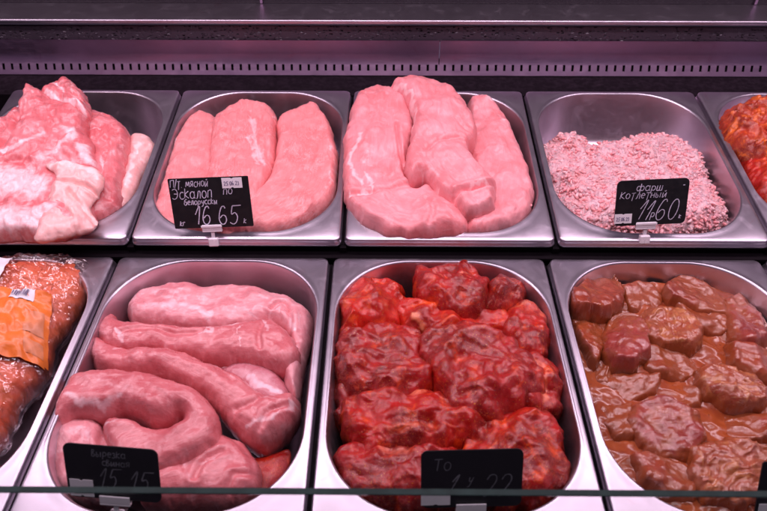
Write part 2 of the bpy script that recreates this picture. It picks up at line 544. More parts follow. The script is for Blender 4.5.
def displace(o, t, strength, mid=0.5):
    m = o.modifiers.new('relief', 'DISPLACE')
    m.texture = t; m.strength = strength; m.mid_level = mid; m.texture_coords = 'GLOBAL'

def meat(name, label, cat, row, outline, mat, hm=-0.02, H=0.03, Hb=0.03, rad=0.02, hts=None, bumps=(), creases=(), fats=(), spine=None,
         step=0.0028, rough=(0.003, 0.03), fine=(0.0012, 0.009), group=None, smooth_it=14, parent=None, sub=1, power=2.2, extra=None, lobes=(0.0035, 26), folds=(0.0, 40, 3.0), ragged=0.0, tilt=(0, 0), angular=False):
    # heights across the piece
    def base_h(px, py):
        if not hts: return hm
        w = [(1.0 / ((px - a) ** 2 + (py - b) ** 2 + 40), h) for a, b, h in hts]
        return sum(a * h for a, h in w) / sum(a for a, h in w)
    loc = lambda px, py: row.loc(px, py, base_h(px, py))
    step = step * 0.62; smooth_it = smooth_it * 2
    L = catmull([loc(*p) for p in outline], True, step)
    if angular:
        Pp = np.array([loc(*p) for p in outline]); q = []
        for a_, c_ in zip(Pp, np.roll(Pp, -1, 0)):
            k_ = max(2, int(np.linalg.norm(c_ - a_) / step))
            q += [a_ + (c_ - a_) * (i / k_) for i in range(k_)]
        L = np.array(q)
        for _ in range(14): L = 0.5 * L + 0.25 * (np.roll(L, 1, 0) + np.roll(L, -1, 0))
    if ragged:
        for i in range(len(L)):
            v = noise.turbulence_vector(Vector((L[i, 0] * 60, L[i, 1] * 60, 5.1)), 3, False)
            L[i] += np.array((v.x, v.y)) * ragged
    n = len(L)
    lo, hi = L.min(0), L.max(0)
    gx, gy = [], []
    hstep = step * 0.8660254
    ys = np.arange(lo[1], hi[1], hstep)
    for i, y in enumerate(ys):
        xs = np.arange(lo[0] + (step / 2 if i % 2 else 0), hi[0], step)
        gx.append(xs); gy.append(np.full(len(xs), y))
    G = np.stack([np.concatenate(gx), np.concatenate(gy)], 1)
    G += (np.random.RandomState(len(label)).rand(*G.shape) - 0.5) * step * 0.25
    G = G[inside(G, L)]
    A, B = L, np.roll(L, -1, 0)
    dG, _, _ = seg_dist(G, A, B)
    G = G[dG > step * 0.55]; dG = dG[dG > step * 0.55]
    allp = np.vstack([L, G])
    res = delaunay_2d_cdt([Vector(p) for p in allp], [], [list(range(n))], 1, 1e-7)
    V2 = np.array([tuple(v) for v in res[0]]); tris = [tuple(f) for f in res[2]]
    d, _, _ = seg_dist(V2, A, B)
    bd = d < 1e-6
    # height field
    hb = np.empty(len(V2))
    if hts:
        HP = np.array([loc(a, b) for a, b, h in hts]); HV = np.array([h for a, b, h in hts])
        w = 1.0 / (((V2[:, None] - HP[None]) ** 2).sum(-1) + 0.0004)
        hb = (w * HV).sum(1) / w.sum(1)
    else:
        hb[:] = hm
    f = lambda t, p: (1 - (1 - np.clip(t, 0, 1)) ** p) ** (1 / p)
    top = H * f(d / rad, power)
    bot = Hb * f(d / (rad * 0.8), 2.0)
    E = np.array(sorted({tuple(sorted((t[i], t[(i+1) % 3]))) for t in tris for i in range(3)}))
    deg = np.bincount(E.ravel(), minlength=len(V2)).astype(float)
    for _ in range(smooth_it):
        acc = np.bincount(E[:, 0], top[E[:, 1]], len(V2)) + np.bincount(E[:, 1], top[E[:, 0]], len(V2))
        nw = acc / np.maximum(deg, 1)
        k = np.clip(d / (rad * 0.6), 0, 1) * 0.8
        top = top * (1 - k) + nw * k
    edge = np.clip(d / (rad * 0.5), 0, 1)
    for bx, by, amp, rpx in bumps:
        c = np.array(loc(bx, by)); c2 = np.array(loc(bx + rpx, by)); r_ = np.linalg.norm(c2 - c)
        top += amp * np.exp(-((V2 - c) ** 2).sum(1) / r_ ** 2) * edge
    for pts, depth, width in creases:
        cp = catmull([loc(*p) for p in pts], False, 0.003)
        cd, _, _ = seg_dist(V2, cp[:-1], cp[1:])
        top -= depth * np.exp(-(cd / width) ** 2)
        top += 0.25 * depth * np.exp(-((cd - 2.2 * width) / width) ** 2) * edge
    VW = V2.copy()
    if fats:
        for i in range(len(V2)):
            v = noise.turbulence_vector(Vector((V2[i, 0] * 70, V2[i, 1] * 70, 2.2)), 3, False)
            VW[i] += (v.x * 0.006, v.y * 0.006)
    fat = np.zeros(len(V2))
    for pts, width, amt in fats:
        cp = np.array([loc(*p) for p in pts])
        if len(cp) == 1: cp = np.vstack([cp, cp + 1e-4])
        cp = catmull(cp, False, 0.003)
        cd, _, _ = seg_dist(VW, cp[:-1], cp[1:])
        fat = np.maximum(fat, amt * np.exp(-(cd / width) ** 2))
    # fibre coordinates
    if spine:
        sp = catmull([loc(*p) for p in spine], False, 0.004)
    else:
        c = L.mean(0); u, s_, vt = np.linalg.svd(L - c, full_matrices=False)
        ax = vt[0]; ext = ((L - c) @ ax)
        sp = np.array([c + ax * ext.min(), c + ax * ext.max()])
    sd, si, st = seg_dist(V2, sp[:-1], sp[1:])
    sl = np.linalg.norm(np.diff(sp, axis=0), axis=1); cum = np.concatenate([[0], np.cumsum(sl)])
    along = cum[si] + st * sl[si]
    dirv = (sp[1:] - sp[:-1])[si]; rel = V2 - sp[si]
    sign = np.sign(dirv[:, 0] * rel[:, 1] - dirv[:, 1] * rel[:, 0])
    across = sd * sign
    c0 = V2.mean(0)
    top += ((V2 - c0) @ np.array(tilt)) * edge
    for i in range(len(V2)):
        if edge[i] <= 0: continue
        a_, b_ = V2[i]
        if lobes[0]:
            top[i] += edge[i] * lobes[0] * (noise.noise(Vector((a_ * lobes[1], b_ * lobes[1], 8.8))) + 0.5 * noise.noise(Vector((a_ * lobes[1] * 2.3, b_ * lobes[1] * 2.3, 1.8))))
        if folds[0]:
            w_ = noise.turbulence_vector(Vector((a_ * 30, b_ * 30, 0.7)), 2, False)
            q_ = Vector(((along[i] + w_.x * 0.012) * folds[1], (across[i] + w_.y * 0.012) * folds[1] * folds[2], 3.0 + len(label)))
            r_ = 1 - abs(noise.noise(q_)) * 2.2
            r2 = 1 - abs(noise.noise(q_ * 2.7)) * 2.2
            top[i] += edge[i] * folds[0] * (r_ * abs(r_) - 0.4 + 0.35 * r2)
    # both shells
    N = len(V2)
    nb = np.where(~bd)[0]
    mp = np.arange(N); mp[nb] = N + np.arange(len(nb))
    zt = hb + top; zb = hb - bot
    verts = [row.world(V2[i, 0], V2[i, 1], zt[i]) for i in range(N)] + [row.world(V2[i, 0], V2[i, 1], zb[i]) for i in nb]
    faces = list(tris) + [tuple(int(mp[i]) for i in reversed(t)) for t in tris]
    o = mesh_obj(name, verts, faces, mat, parent)
    me = o.data
    fa = me.attributes.new('fat', 'FLOAT', 'POINT')
    fa.data.foreach_set('value', np.concatenate([fat, fat[nb]]).astype(np.float32))
    fb = me.attributes.new('fib', 'FLOAT_VECTOR', 'POINT')
    zall = np.concatenate([zt, zb[nb]])
    seedo = (sum(ord(c) for c in label) % 97) * 0.37
    fv = np.stack([np.concatenate([along, along[nb]]) + seedo, np.concatenate([across, across[nb]]) + seedo, zall], 1)
    fb.data.foreach_set('vector', fv.astype(np.float32).ravel())
    if False:
        s_ = o.modifiers.new('subsurf', 'SUBSURF'); s_.levels = sub; s_.render_levels = sub
    if rough[0]: displace(o, tex('CLOUDS', rough[1], noise_depth=2), rough[0])
    if fine[0]: displace(o, tex('CLOUDS', fine[1], noise_depth=3), fine[0])
    if extra:
        for t, s_, mdl in extra: displace(o, t, s_, mdl)
    if parent is None: tag(o, label, cat, group)
    return o

# --- back row, leftmost tray: fatty pork
GA = 'fatty pork cuts in the upper left tray'
meat('pork_cut', 'large fatty pork slab with white fat over its lower half, at the left edge', 'meat', BACK,
     [(32, 91), (43, 98), (60, 108), (85, 120), (91, 140), (100, 158), (104, 178), (99, 205), (94, 226), (62, 240), (36, 241), (0, 241), (-40, 238), (-52, 200), (-40, 150), (-8, 132), (12, 122), (21, 110), (27, 97)],
     M['pork_fatty'], H=0.026, Hb=0.012, rad=0.024, hts=[(35, 95, 0.026), (70, 130, 0.022), (0, 150, 0.012), (60, 200, 0.006), (0, 225, 0.0), (90, 190, 0.004)],
     bumps=[(30, 150, 0.010, 22), (15, 190, 0.006, 25), (75, 165, 0.006, 14), (48, 115, 0.008, 14)],
     creases=[([(20, 118), (24, 140), (8, 165)], 0.006, 0.004), ([(60, 130), (52, 155), (30, 175), (5, 180)], 0.004, 0.004), ([(88, 142), (70, 150), (58, 165)], 0.003, 0.003)],
     fats=[([(-30, 200), (10, 195), (40, 200)], 0.028, 1.0), ([(-20, 230), (20, 232), (50, 230)], 0.022, 1.0), ([(50, 175), (80, 150), (70, 140)], 0.010, 0.75), ([(5, 172), (30, 165), (50, 150)], 0.006, 0.8), ([(95, 175), (85, 160)], 0.010, 0.8)],
     spine=[(40, 90), (35, 160), (10, 240)], rough=(0.008, 0.035), fine=(0.003, 0.010), group=None, lobes=(0.007, 30), folds=(0.0022, 22, 2.4), ragged=0.004, power=2.8)
meat('pork_cut', 'small reddish pork end standing up at the top of the fatty pile', 'meat', BACK,
     [(42, 96), (55, 86), (68, 81), (80, 91), (91, 107), (88, 118), (76, 118), (60, 110), (48, 103)],
     M['pork_fatty'], H=0.018, Hb=0.03, rad=0.016, hts=[(68, 84, 0.030), (80, 112, 0.030)],
     creases=[([(60, 92), (72, 103), (85, 110)], 0.003, 0.003)],
     fats=[([(42, 97), (58, 105), (72, 112), (86, 117)], 0.005, 0.95), ([(56, 88), (66, 100)], 0.003, 0.8), ([(72, 88), (80, 104)], 0.003, 0.6)], rough=(0.007, 0.02), fine=(0.003, 0.008), lobes=(0.007, 30), folds=(0.0022, 22, 2.4), ragged=0.004, power=2.8)
meat('pork_scrap', 'ragged pork trimming tucked behind the fatty slab at the left edge', 'meat', BACK,
     [(-30, 132), (0, 128), (10, 118), (24, 108), (30, 125), (22, 140), (0, 142), (-25, 150)],
     M['pork_fatty'], hm=0.008, H=0.014, Hb=0.04, rad=0.014, fats=[([(0, 135), (20, 120)], 0.005, 0.7)], rough=(0.009, 0.018), fine=(0.004, 0.008))
meat('pork_skin', 'creased pale flap of pork fat folded over the big slab', 'meat', BACK,
     [(47, 165), (66, 162), (86, 167), (105, 176), (101, 190), (95, 200), (91, 213), (98, 224), (77, 234), (40, 241), (35, 235), (42, 213), (50, 192), (55, 176)],
     M['pork_fat'], H=0.010, Hb=0.008, rad=0.008, hts=[(60, 170, 0.040), (95, 180, 0.036), (50, 230, 0.022), (90, 220, 0.020)],
     creases=[([(58, 184), (78, 187), (100, 196)], 0.006, 0.0025), ([(70, 195), (82, 210), (96, 224)], 0.005, 0.0025), ([(60, 205), (75, 222)], 0.003, 0.003)],
     fats=[([(50, 168), (75, 168), (100, 180)], 0.006, 0.9)], rough=(0.005, 0.02), fine=(0.002, 0.009), folds=(0.003, 22, 2.2), ragged=0.003)
meat('pork_cut', 'reddish pork cut lying between the big slab and the fat strip', 'meat', BACK,
     [(86, 126), (97, 118), (117, 124), (132, 137), (131, 157), (126, 180), (121, 208), (100, 224), (86, 222), (84, 190), (84, 165), (84, 145)],
     M['pork_fatty'], H=0.024, Hb=0.04, rad=0.022, hts=[(100, 125, -0.004), (125, 150, -0.006), (110, 210, -0.004)],
     creases=[([(98, 150), (115, 155), (108, 175), (104, 200)], 0.003, 0.003)],
     fats=[([(120, 126), (131, 138)], 0.004, 0.7), ([(95, 142), (106, 140)], 0.003, 0.7), ([(112, 160), (104, 190)], 0.002, 0.7)], rough=(0.004, 0.03), fine=(0.0015, 0.01), lobes=(0.007, 30), folds=(0.0022, 22, 2.4), ragged=0.004, power=2.8)
meat('pork_fat_strip', 'narrow pale strip of pork fat against the right wall of its tray', 'meat', BACK,
     [(131, 138), (146, 136), (155, 144), (155, 155), (146, 170), (135, 192), (126, 208), (119, 208), (121, 180), (128, 157)],
     M['pork_fat'], H=0.014, Hb=0.04, rad=0.014, hm=-0.010, fats=[([(140, 150), (128, 190)], 0.006, 0.8)],
     creases=[([(133, 155), (140, 160), (150, 150)], 0.003, 0.003)], rough=(0.004, 0.02))

# --- back row: cutlets
GB = 'pork cutlets behind the 16 65 tag'
meat('pork_cutlet', 'left pork cutlet of the three behind the 16 65 price tag', 'meat', BACK,
     [(184, 131), (197, 118), (214, 120), (222, 128), (220, 150), (218, 175), (214, 200), (206, 234), (175, 237), (156, 230), (152, 222), (164, 184), (173, 152)],
     M['pork_cut'], hm=-0.022, H=0.020, Hb=0.05, rad=0.014, fats=[([(184, 133), (165, 182), (154, 222)], 0.0022, 0.9)], spine=[(200, 120), (180, 232)], rough=(0.002, 0.03), group=GB, power=3.6, lobes=(0.005, 28), folds=(0.0014, 20, 3), ragged=0.002)
meat('pork_cutlet', 'middle pork cutlet with fine white marbling, behind the 16 65 price tag', 'meat', BACK,
     [(215, 124), (235, 112), (246, 108), (272, 112), (278, 126), (277, 150), (274, 175), (266, 195), (258, 234), (212, 238), (207, 200), (210, 160)],
     M['pork_cut'], hm=-0.011, H=0.022, Hb=0.05, rad=0.013, creases=[([(252, 122), (256, 145), (264, 170)], 0.0025, 0.0025), ([(262, 128), (268, 150), (268, 172)], 0.002, 0.0022)],
     fats=[([(252, 128), (255, 140), (260, 158), (266, 178)], 0.005, 0.75), ([(248, 150), (256, 160), (258, 178)], 0.004, 0.65), ([(276, 114), (278, 150), (274, 176)], 0.0015, 0.8), ([(262, 140), (252, 150), (262, 172)], 0.0025, 0.6)],
     spine=[(250, 108), (235, 236)], rough=(0.002, 0.03), group=GB, power=3.6, lobes=(0.005, 28), folds=(0.0020, 22, 3), ragged=0.002)
meat('pork_cutlet', 'right pork cutlet, widest of the three, curving below the middle one', 'meat', BACK,
     [(278, 124), (295, 116), (314, 109), (327, 121), (336, 146), (338, 168), (335, 196), (325, 212), (295, 229), (262, 238), (228, 238), (250, 205), (268, 184), (277, 150)],
     M['pork_cut'], hm=-0.012, H=0.021, Hb=0.05, rad=0.015, spine=[(305, 112), (305, 170), (290, 205), (235, 238)],
     creases=[([(320, 174), (336, 167)], 0.003, 0.002), ([(308, 125), (316, 150), (314, 175)], 0.0015, 0.003), ([(300, 200), (285, 215), (262, 226)], 0.0015, 0.003)], fats=[([(332, 150), (335, 170), (330, 200)], 0.002, 0.6)], rough=(0.002, 0.03), group=GB, power=3.6, lobes=(0.005, 28), folds=(0.0014, 20, 3), ragged=0.002)

# --- back row: big loins
GC = 'big pale loins in the middle of the back row'
meat('pork_loin', 'left pale loin bending round below the others, white fat seam on it', 'meat', BACK,
     [(356, 103), (370, 95), (390, 95), (406, 107), (413, 123), (413, 140), (408, 157), (410, 180), (416, 196), (428, 192), (446, 206), (467, 222), (465, 235), (440, 239), (406, 241), (370, 232), (350, 214), (345, 196), (344, 157), (347, 128)],
     M['pork_pale'], H=0.024, Hb=0.010, rad=0.016, hts=[(380, 110, 0.002), (370, 200, -0.004), (450, 225, -0.004)],
     creases=[([(396, 135), (399, 160), (403, 180), (409, 192)], 0.006, 0.0025), ([(352, 205), (380, 204), (412, 196)], 0.005, 0.004), ([(386, 108), (382, 130), (386, 150)], 0.002, 0.003), ([(425, 212), (432, 225), (428, 236)], 0.003, 0.003)],
     bumps=[(375, 150, 0.006, 18), (430, 222, 0.006, 16)],
     fats=[([(362, 147), (352, 168), (354, 185), (365, 195)], 0.0042, 0.85), ([(366, 185), (372, 200), (356, 208), (350, 205)], 0.003, 0.85), ([(370, 160), (366, 175)], 0.003, 0.5)],
     spine=[(380, 95), (372, 150), (378, 205), (465, 232)], rough=(0.004, 0.035), fine=(0.0012, 0.01), group=None, lobes=(0.006, 26), folds=(0.0016, 20, 3.0), ragged=0.003, power=3.2)
meat('pork_loin', 'middle pale loin on top of the pile, its cut end folded open', 'meat', BACK,
     [(389, 89), (403, 84), (426, 84), (446, 92), (463, 106), (475, 126), (476, 143), (468, 153), (474, 165), (487, 180), (497, 191), (495, 206), (483, 215), (466, 216), (455, 210), (446, 203), (436, 195), (426, 180), (407, 182), (404, 162), (410, 142), (412, 115), (403, 100)],
     M['pork_pale'], H=0.023, Hb=0.03, rad=0.016, hts=[(420, 95, 0.020), (440, 150, 0.022), (475, 205, 0.014)],
     creases=[([(450, 207), (462, 201), (480, 197), (497, 193)], 0.011, 0.0035), ([(428, 184), (438, 197), (450, 207)], 0.004, 0.003), ([(470, 152), (455, 148), (438, 153), (425, 162)], 0.004, 0.003), ([(474, 143), (462, 140), (455, 132)], 0.003, 0.0025), ([(430, 100), (438, 118), (436, 135)], 0.002, 0.003)],
     bumps=[(440, 120, 0.006, 22), (475, 208, -0.004, 10)],
     fats=[([(390, 92), (402, 95), (412, 110), (414, 125), (411, 138)], 0.0034, 1.0), ([(422, 181), (432, 190), (440, 200), (452, 208)], 0.0028, 0.95), ([(452, 206), (475, 196), (494, 191)], 0.0016, 0.9)],
     spine=[(410, 86), (430, 140), (485, 205)], rough=(0.004, 0.035), fine=(0.0012, 0.01), lobes=(0.006, 26), folds=(0.0016, 20, 3.0), ragged=0.003, power=3.2)
meat('pork_loin', 'right pale loin lying flat with a round knob of fat at its tip', 'meat', BACK,
     [(468, 105), (481, 100), (494, 108), (507, 123), (517, 143), (527, 170), (533, 190), (531, 212), (516, 226), (490, 236), (467, 237), (464, 222), (470, 200), (470, 180), (466, 160), (464, 140), (468, 120)],
     M['pork_pale'], H=0.018, Hb=0.05, rad=0.012, hm=-0.008, bumps=[(486, 110, 0.006, 5)],
     fats=[([(482, 107), (490, 112)], 0.005, 0.95), ([(496, 125), (502, 130)], 0.0035, 0.6)], spine=[(480, 100), (505, 160), (495, 235)], rough=(0.004, 0.03), fine=(0.001, 0.006), lobes=(0.006, 26), folds=(0.0016, 20, 3.0), ragged=0.003, power=3.2)

# --- back row: spicy orange meat at the right edge
GE = 'spicy orange meat pieces at the right edge'
for ol, hm_, lab in (
    ([(719, 122), (735, 112), (752, 106), (775, 108), (805, 125), (805, 155), (770, 168), (750, 163), (735, 152), (725, 138)], 0.0, 'large spicy orange piece at the top of the upper right tray'),
    ([(706, 129), (714, 126), (728, 136), (742, 152), (754, 168), (754, 182), (744, 180), (726, 156), (712, 141)], -0.030, 'narrow orange piece along the left wall of the upper right tray'),
    ([(738, 165), (770, 160), (805, 170), (805, 202), (770, 208), (756, 198), (744, 180)], -0.016, 'smooth red piece in the middle of the upper right tray'),
    ([(756, 199), (775, 204), (805, 208), (805, 232), (785, 228), (770, 218), (760, 208)], -0.02, 'bright orange lowest piece in the upper right tray')):
    meat('marinated_piece', lab, 'meat', BACK, ol, M['spicy'] if 'red' not in lab else M['red_orange'], hm=hm_, H=0.026, Hb=0.04, rad=0.020, rough=(0.010, 0.020), fine=(0.004, 0.0065), ragged=0.005, lobes=(0.008, 38), folds=(0.005, 36, 2))

# --- front row: tenderloins
meat('tenderloin', 'pale tenderloin farthest back, bending down along the right wall', 'meat', FRONT,
     [(130, 311), (143, 299), (172, 291), (196, 291), (208, 295), (230, 291), (255, 293), (280, 300), (302, 309), (313, 321), (311, 343), (305, 365), (300, 396), (290, 396), (283, 378), (290, 358), (288, 345), (276, 334), (250, 334), (220, 336), (180, 336), (165, 334), (152, 331), (134, 328), (130, 320)],
     M['loin_pale'], H=0.026, Hb=0.04, rad=0.022, hm=-0.034, creases=[([(275, 322), (285, 316), (292, 330), (290, 345)], 0.006, 0.003)],
     fats=[([(150, 318), (180, 320), (210, 328)], 0.008, 0.75), ([(160, 304), (190, 312)], 0.006, 0.6), ([(292, 330), (297, 342)], 0.004, 0.8)],
     spine=[(130, 315), (200, 312), (280, 312), (305, 340), (295, 396)], rough=(0.005, 0.03), fine=(0.002, 0.009), lobes=(0.004, 26), folds=(0.0008, 18, 3.4), ragged=0.002, power=2.7)
meat('tenderloin', 'reddish tenderloin just below the pale one, with a white membrane scrap on it', 'meat', FRONT,
     [(104, 326), (117, 318), (124, 327), (140, 329), (165, 332), (200, 334), (240, 331), (271, 326), (288, 336), (301, 352), (300, 366), (288, 375), (270, 372), (240, 366), (215, 366), (180, 362), (150, 358), (120, 358), (105, 352), (97, 340)],
     M['loin'], H=0.024, Hb=0.04, rad=0.020, hm=-0.024, creases=[([(125, 345), (150, 340), (180, 346), (205, 345)], 0.003, 0.003), ([(268, 330), (262, 345), (262, 360)], 0.003, 0.003)],
     fats=[([(208, 338), (226, 335), (238, 333)], 0.0045, 1.1), ([(205, 350), (214, 345), (212, 338)], 0.0035, 1.0), ([(243, 340), (243, 357)], 0.0012, 0.9), ([(122, 342), (133, 350)], 0.003, 0.9), ([(268, 330), (272, 345)], 0.0025, 0.7), ([(165, 338), (195, 340)], 0.002, 0.7)],
     spine=[(100, 340), (180, 345), (270, 345), (300, 368)], rough=(0.004, 0.025), fine=(0.002, 0.008), lobes=(0.004, 26), folds=(0.0008, 18, 3.4), ragged=0.002, power=2.7)
meat('tenderloin', 'smooth purplish tenderloin lobe with silver skin, under the diagonal one', 'meat', FRONT,
     [(210, 364), (236, 360), (258, 362), (275, 370), (286, 384), (292, 400), (285, 410), (262, 410), (240, 395), (222, 380)],
     M['loin_skin'], H=0.020, Hb=0.04, rad=0.022, hm=-0.038, fats=[([(250, 388), (266, 396), (285, 402)], 0.005, 0.95)], rough=(0.002, 0.03), fine=(0.0008, 0.01))
meat('tenderloin', 'long tenderloin sweeping diagonally from left to lower right', 'meat', FRONT,
     [(91, 350), (95, 336), (106, 345), (125, 353), (160, 354), (190, 359), (218, 370), (243, 383), (268, 400), (292, 397), (300, 406), (297, 421), (280, 440), (262, 448), (243, 440), (227, 423), (212, 405), (195, 392), (170, 382), (130, 378), (102, 374), (93, 364)],
     M['loin'], H=0.024, Hb=0.04, rad=0.020, hts=[(100, 355, -0.022), (200, 375, -0.018), (280, 425, -0.030)], creases=[([(240, 420), (258, 415), (270, 402)], 0.003, 0.003), ([(180, 362), (210, 372), (235, 392)], 0.003, 0.004), ([(262, 440), (272, 425), (294, 415)], 0.003, 0.003)],
     fats=[([(250, 436), (275, 428), (296, 412)], 0.0035, 0.8), ([(262, 410), (280, 414)], 0.003, 0.6), ([(115, 362), (128, 360)], 0.003, 0.8), ([(215, 372), (245, 392)], 0.0025, 0.6)],
     spine=[(95, 355), (170, 367), (225, 392), (280, 430)], rough=(0.004, 0.025), fine=(0.002, 0.008), lobes=(0.004, 26), folds=(0.0008, 18, 3.4), ragged=0.002, power=2.7)
meat('tenderloin', 'thick tenderloin curled into a hook above the 15 15 price tag', 'meat', FRONT,
     [(57, 432), (56, 415), (63, 398), (71, 382), (81, 377), (103, 377), (121, 374), (150, 378), (175, 384), (197, 393), (212, 406), (221, 422), (220, 438), (208, 454), (188, 468), (165, 480), (140, 482), (120, 470), (108, 450), (104, 434), (110, 424),
      (130, 423), (150, 430), (170, 431), (183, 424), (184, 418), (178, 419), (168, 424.5), (152, 424), (137, 416.5), (122, 413.5), (108, 419), (92, 418), (78, 418), (67, 427)],
     M['loin'], H=0.023, Hb=0.04, rad=0.013, hts=[(80, 395, -0.014), (160, 400, -0.008), (215, 430, -0.012), (150, 465, -0.024)],
     fats=[([(72, 405), (85, 410), (108, 412), (122, 407)], 0.004, 0.8), ([(105, 390), (130, 400)], 0.010, 0.45), ([(113, 429), (122, 430)], 0.003, 1.0)],
     spine=[(60, 410), (110, 398), (180, 405), (200, 428), (140, 460)], rough=(0.004, 0.03), fine=(0.0016, 0.009), lobes=(0.004, 26), folds=(0.0008, 18, 3.4), ragged=0.002, power=2.7)
meat('tenderloin', 'pale rounded tenderloin end at left behind the 15 15 price tag', 'meat', FRONT,
     [(50, 455), (56, 436), (68, 426), (95, 424), (112, 438), (122, 465), (124, 500), (90, 503), (62, 496), (52, 475)],
     M['loin_pale'], H=0.024, Hb=0.04, rad=0.024, hm=-0.032, fats=[([(85, 440), (92, 450)], 0.008, 0.6)], creases=[([(107, 430), (106, 450), (110, 470)], 0.006, 0.003)], rough=(0.004, 0.03), lobes=(0.004, 26), folds=(0.0008, 18, 3.4), ragged=0.002, power=2.7)
meat('tenderloin', 'rounded tenderloin at the bottom right of its tray, beside the 15 15 tag', 'meat', FRONT,
     [(140, 480), (162, 470), (186, 456), (211, 437), (237, 443), (254, 457), (261, 478), (257, 495), (232, 505), (190, 508), (145, 506)],
     M['loin'], H=0.026, Hb=0.04, rad=0.026, hm=-0.034, creases=[([(200, 490), (208, 475), (225, 465)], 0.004, 0.003), ([(232, 500), (238, 487), (256, 484)], 0.004, 0.003), ([(222, 440), (248, 460), (256, 480)], 0.003, 0.003)],
     fats=[([(205, 476), (216, 472)], 0.004, 0.8), ([(190, 480), (200, 492)], 0.004, 0.5)], rough=(0.003, 0.03), lobes=(0.004, 26), folds=(0.0008, 18, 3.4), ragged=0.002, power=2.7)
meat('meat_scrap', 'bright red scrap of meat by the right wall, lowest in the tenderloin tray', 'meat', FRONT,
     [(250, 462), (268, 456), (289, 450), (288, 468), (274, 486), (250, 492)], M['red'], H=0.006, Hb=0.02, rad=0.008, hm=-0.047, power=3)

# --- front row: red marinated
RED = [
 ([(342, 298), (353, 288), (371, 284), (391, 289), (402, 302), (405, 317), (394, 328), (381, 338), (366, 336), (345, 342), (338, 324), (338, 308)], 'red_orange', -0.028, 'rounded bright red piece in the back left corner of the red marinated tray', [([(352, 312), (370, 318), (385, 326)], 0.008, 0.45)]),
 ([(417, 275), (438, 276), (458, 270), (473, 274), (483, 283), (488, 293), (485, 306), (480, 318), (455, 323), (430, 314), (418, 300)], 'red_purple', -0.018, 'dark glossy piece farthest back in the red marinated tray', [([(430, 280), (445, 295), (470, 285)], 0.0025, 0.7)]),
 ([(484, 292), (504, 287), (521, 291), (524, 301), (513, 314), (496, 322), (484, 316)], 'red_purple', -0.024, 'small frilly dark red piece in the back right corner of its tray', [([(490, 296), (518, 294)], 0.0025, 0.6)]),
 ([(511, 314), (522, 308), (538, 318), (548, 330), (547, 354), (538, 364), (516, 364), (503, 346), (501, 326)], 'red', -0.030, 'red marinated piece against the right wall with a pale frayed top', [([(512, 318), (530, 318), (542, 330)], 0.005, 0.6)]),
 ([(400, 312), (430, 312), (460, 320), (502, 320), (508, 345), (480, 350), (450, 350), (425, 342), (404, 334)], 'red_orange', -0.032, 'orange red flat piece below the dark glossy one', [([(410, 330), (425, 338)], 0.005, 0.7)]),
 ([(344, 342), (372, 334), (395, 331), (420, 342), (437, 362), (442, 385), (424, 402), (395, 408), (368, 404), (345, 396), (333, 380), (334, 358)], 'red_purple', -0.022, 'large purplish red piece on the left side with orange spice patches', [([(408, 342), (428, 345), (440, 352)], 0.006, 0.6)]),
 ([(424, 340), (450, 338), (480, 336), (510, 352), (532, 368), (544, 384), (526, 405), (500, 422), (470, 422), (445, 408), (430, 386), (422, 360)], 'red_purple', -0.010, 'large wet dark red piece in the centre of its tray', [([(440, 345), (470, 350), (490, 345)], 0.003, 0.55)]),
 ([(505, 366), (530, 362), (548, 372), (561, 395), (556, 416), (536, 427), (515, 418), (502, 396)], 'red', -0.026, 'red piece with a dark hollow beside the right wall', [([(520, 375), (540, 385), (540, 412)], 0.004, 0.7)]),
 ([(331, 372), (346, 380), (354, 402), (348, 424), (336, 424), (329, 400)], 'red_purple', -0.034, 'narrow wet red piece against the left wall', []),
 ([(350, 402), (380, 397), (420, 398), (452, 408), (480, 424), (474, 446), (430, 458), (395, 460), (360, 454), (344, 432), (346, 414)], 'red', -0.022, 'long orange flecked red piece lying across behind the 22 tag', [([(375, 440), (400, 446), (430, 440)], 0.006, 0.5), ([(395, 405), (425, 405)], 0.006, 0.6)]),
 ([(478, 432), (508, 418), (540, 420), (556, 432), (566, 460), (570, 487), (548, 503), (500, 508), (468, 492), (462, 455)], 'red', -0.022, 'broad red piece at the near right corner beside the 22 tag', [([(500, 430), (520, 440), (540, 460)], 0.008, 0.45)]),
 ([(342, 456), (370, 448), (410, 453), (450, 458), (470, 490), (440, 510), (400, 510), (362, 498), (343, 478)], 'red_purple', -0.026, 'purplish red piece at the near left corner, left of the 22 tag', [([(380, 460), (400, 466)], 0.006, 0.6)]),
]
vor = tex('VORONOI', 0.020, noise_intensity=1.0)
for ol, mt, hm_, lab, ft in RED:
    cx_ = sum(p[0] for p in ol) / len(ol); cy_ = sum(p[1] for p in ol) / len(ol)
    ol = [(max(333, min(566, cx_ + (x - cx_) * 1.07)), cy_ + (y - cy_) * 1.07) for x, y in ol]
    meat('marinated_piece', lab, 'meat', FRONT, ol, M[mt], hm=hm_, H=0.030, Hb=0.035, rad=0.024, rough=(0.006, 0.022), fine=(0.0014, 0.0065), fats=ft, step=0.0020, smooth_it=8, ragged=0.007, lobes=(0.012, 34), folds=(0.0018, 15, 3.4), tilt=(rnd.uniform(-.12, .12), rnd.uniform(-.15, .1)))

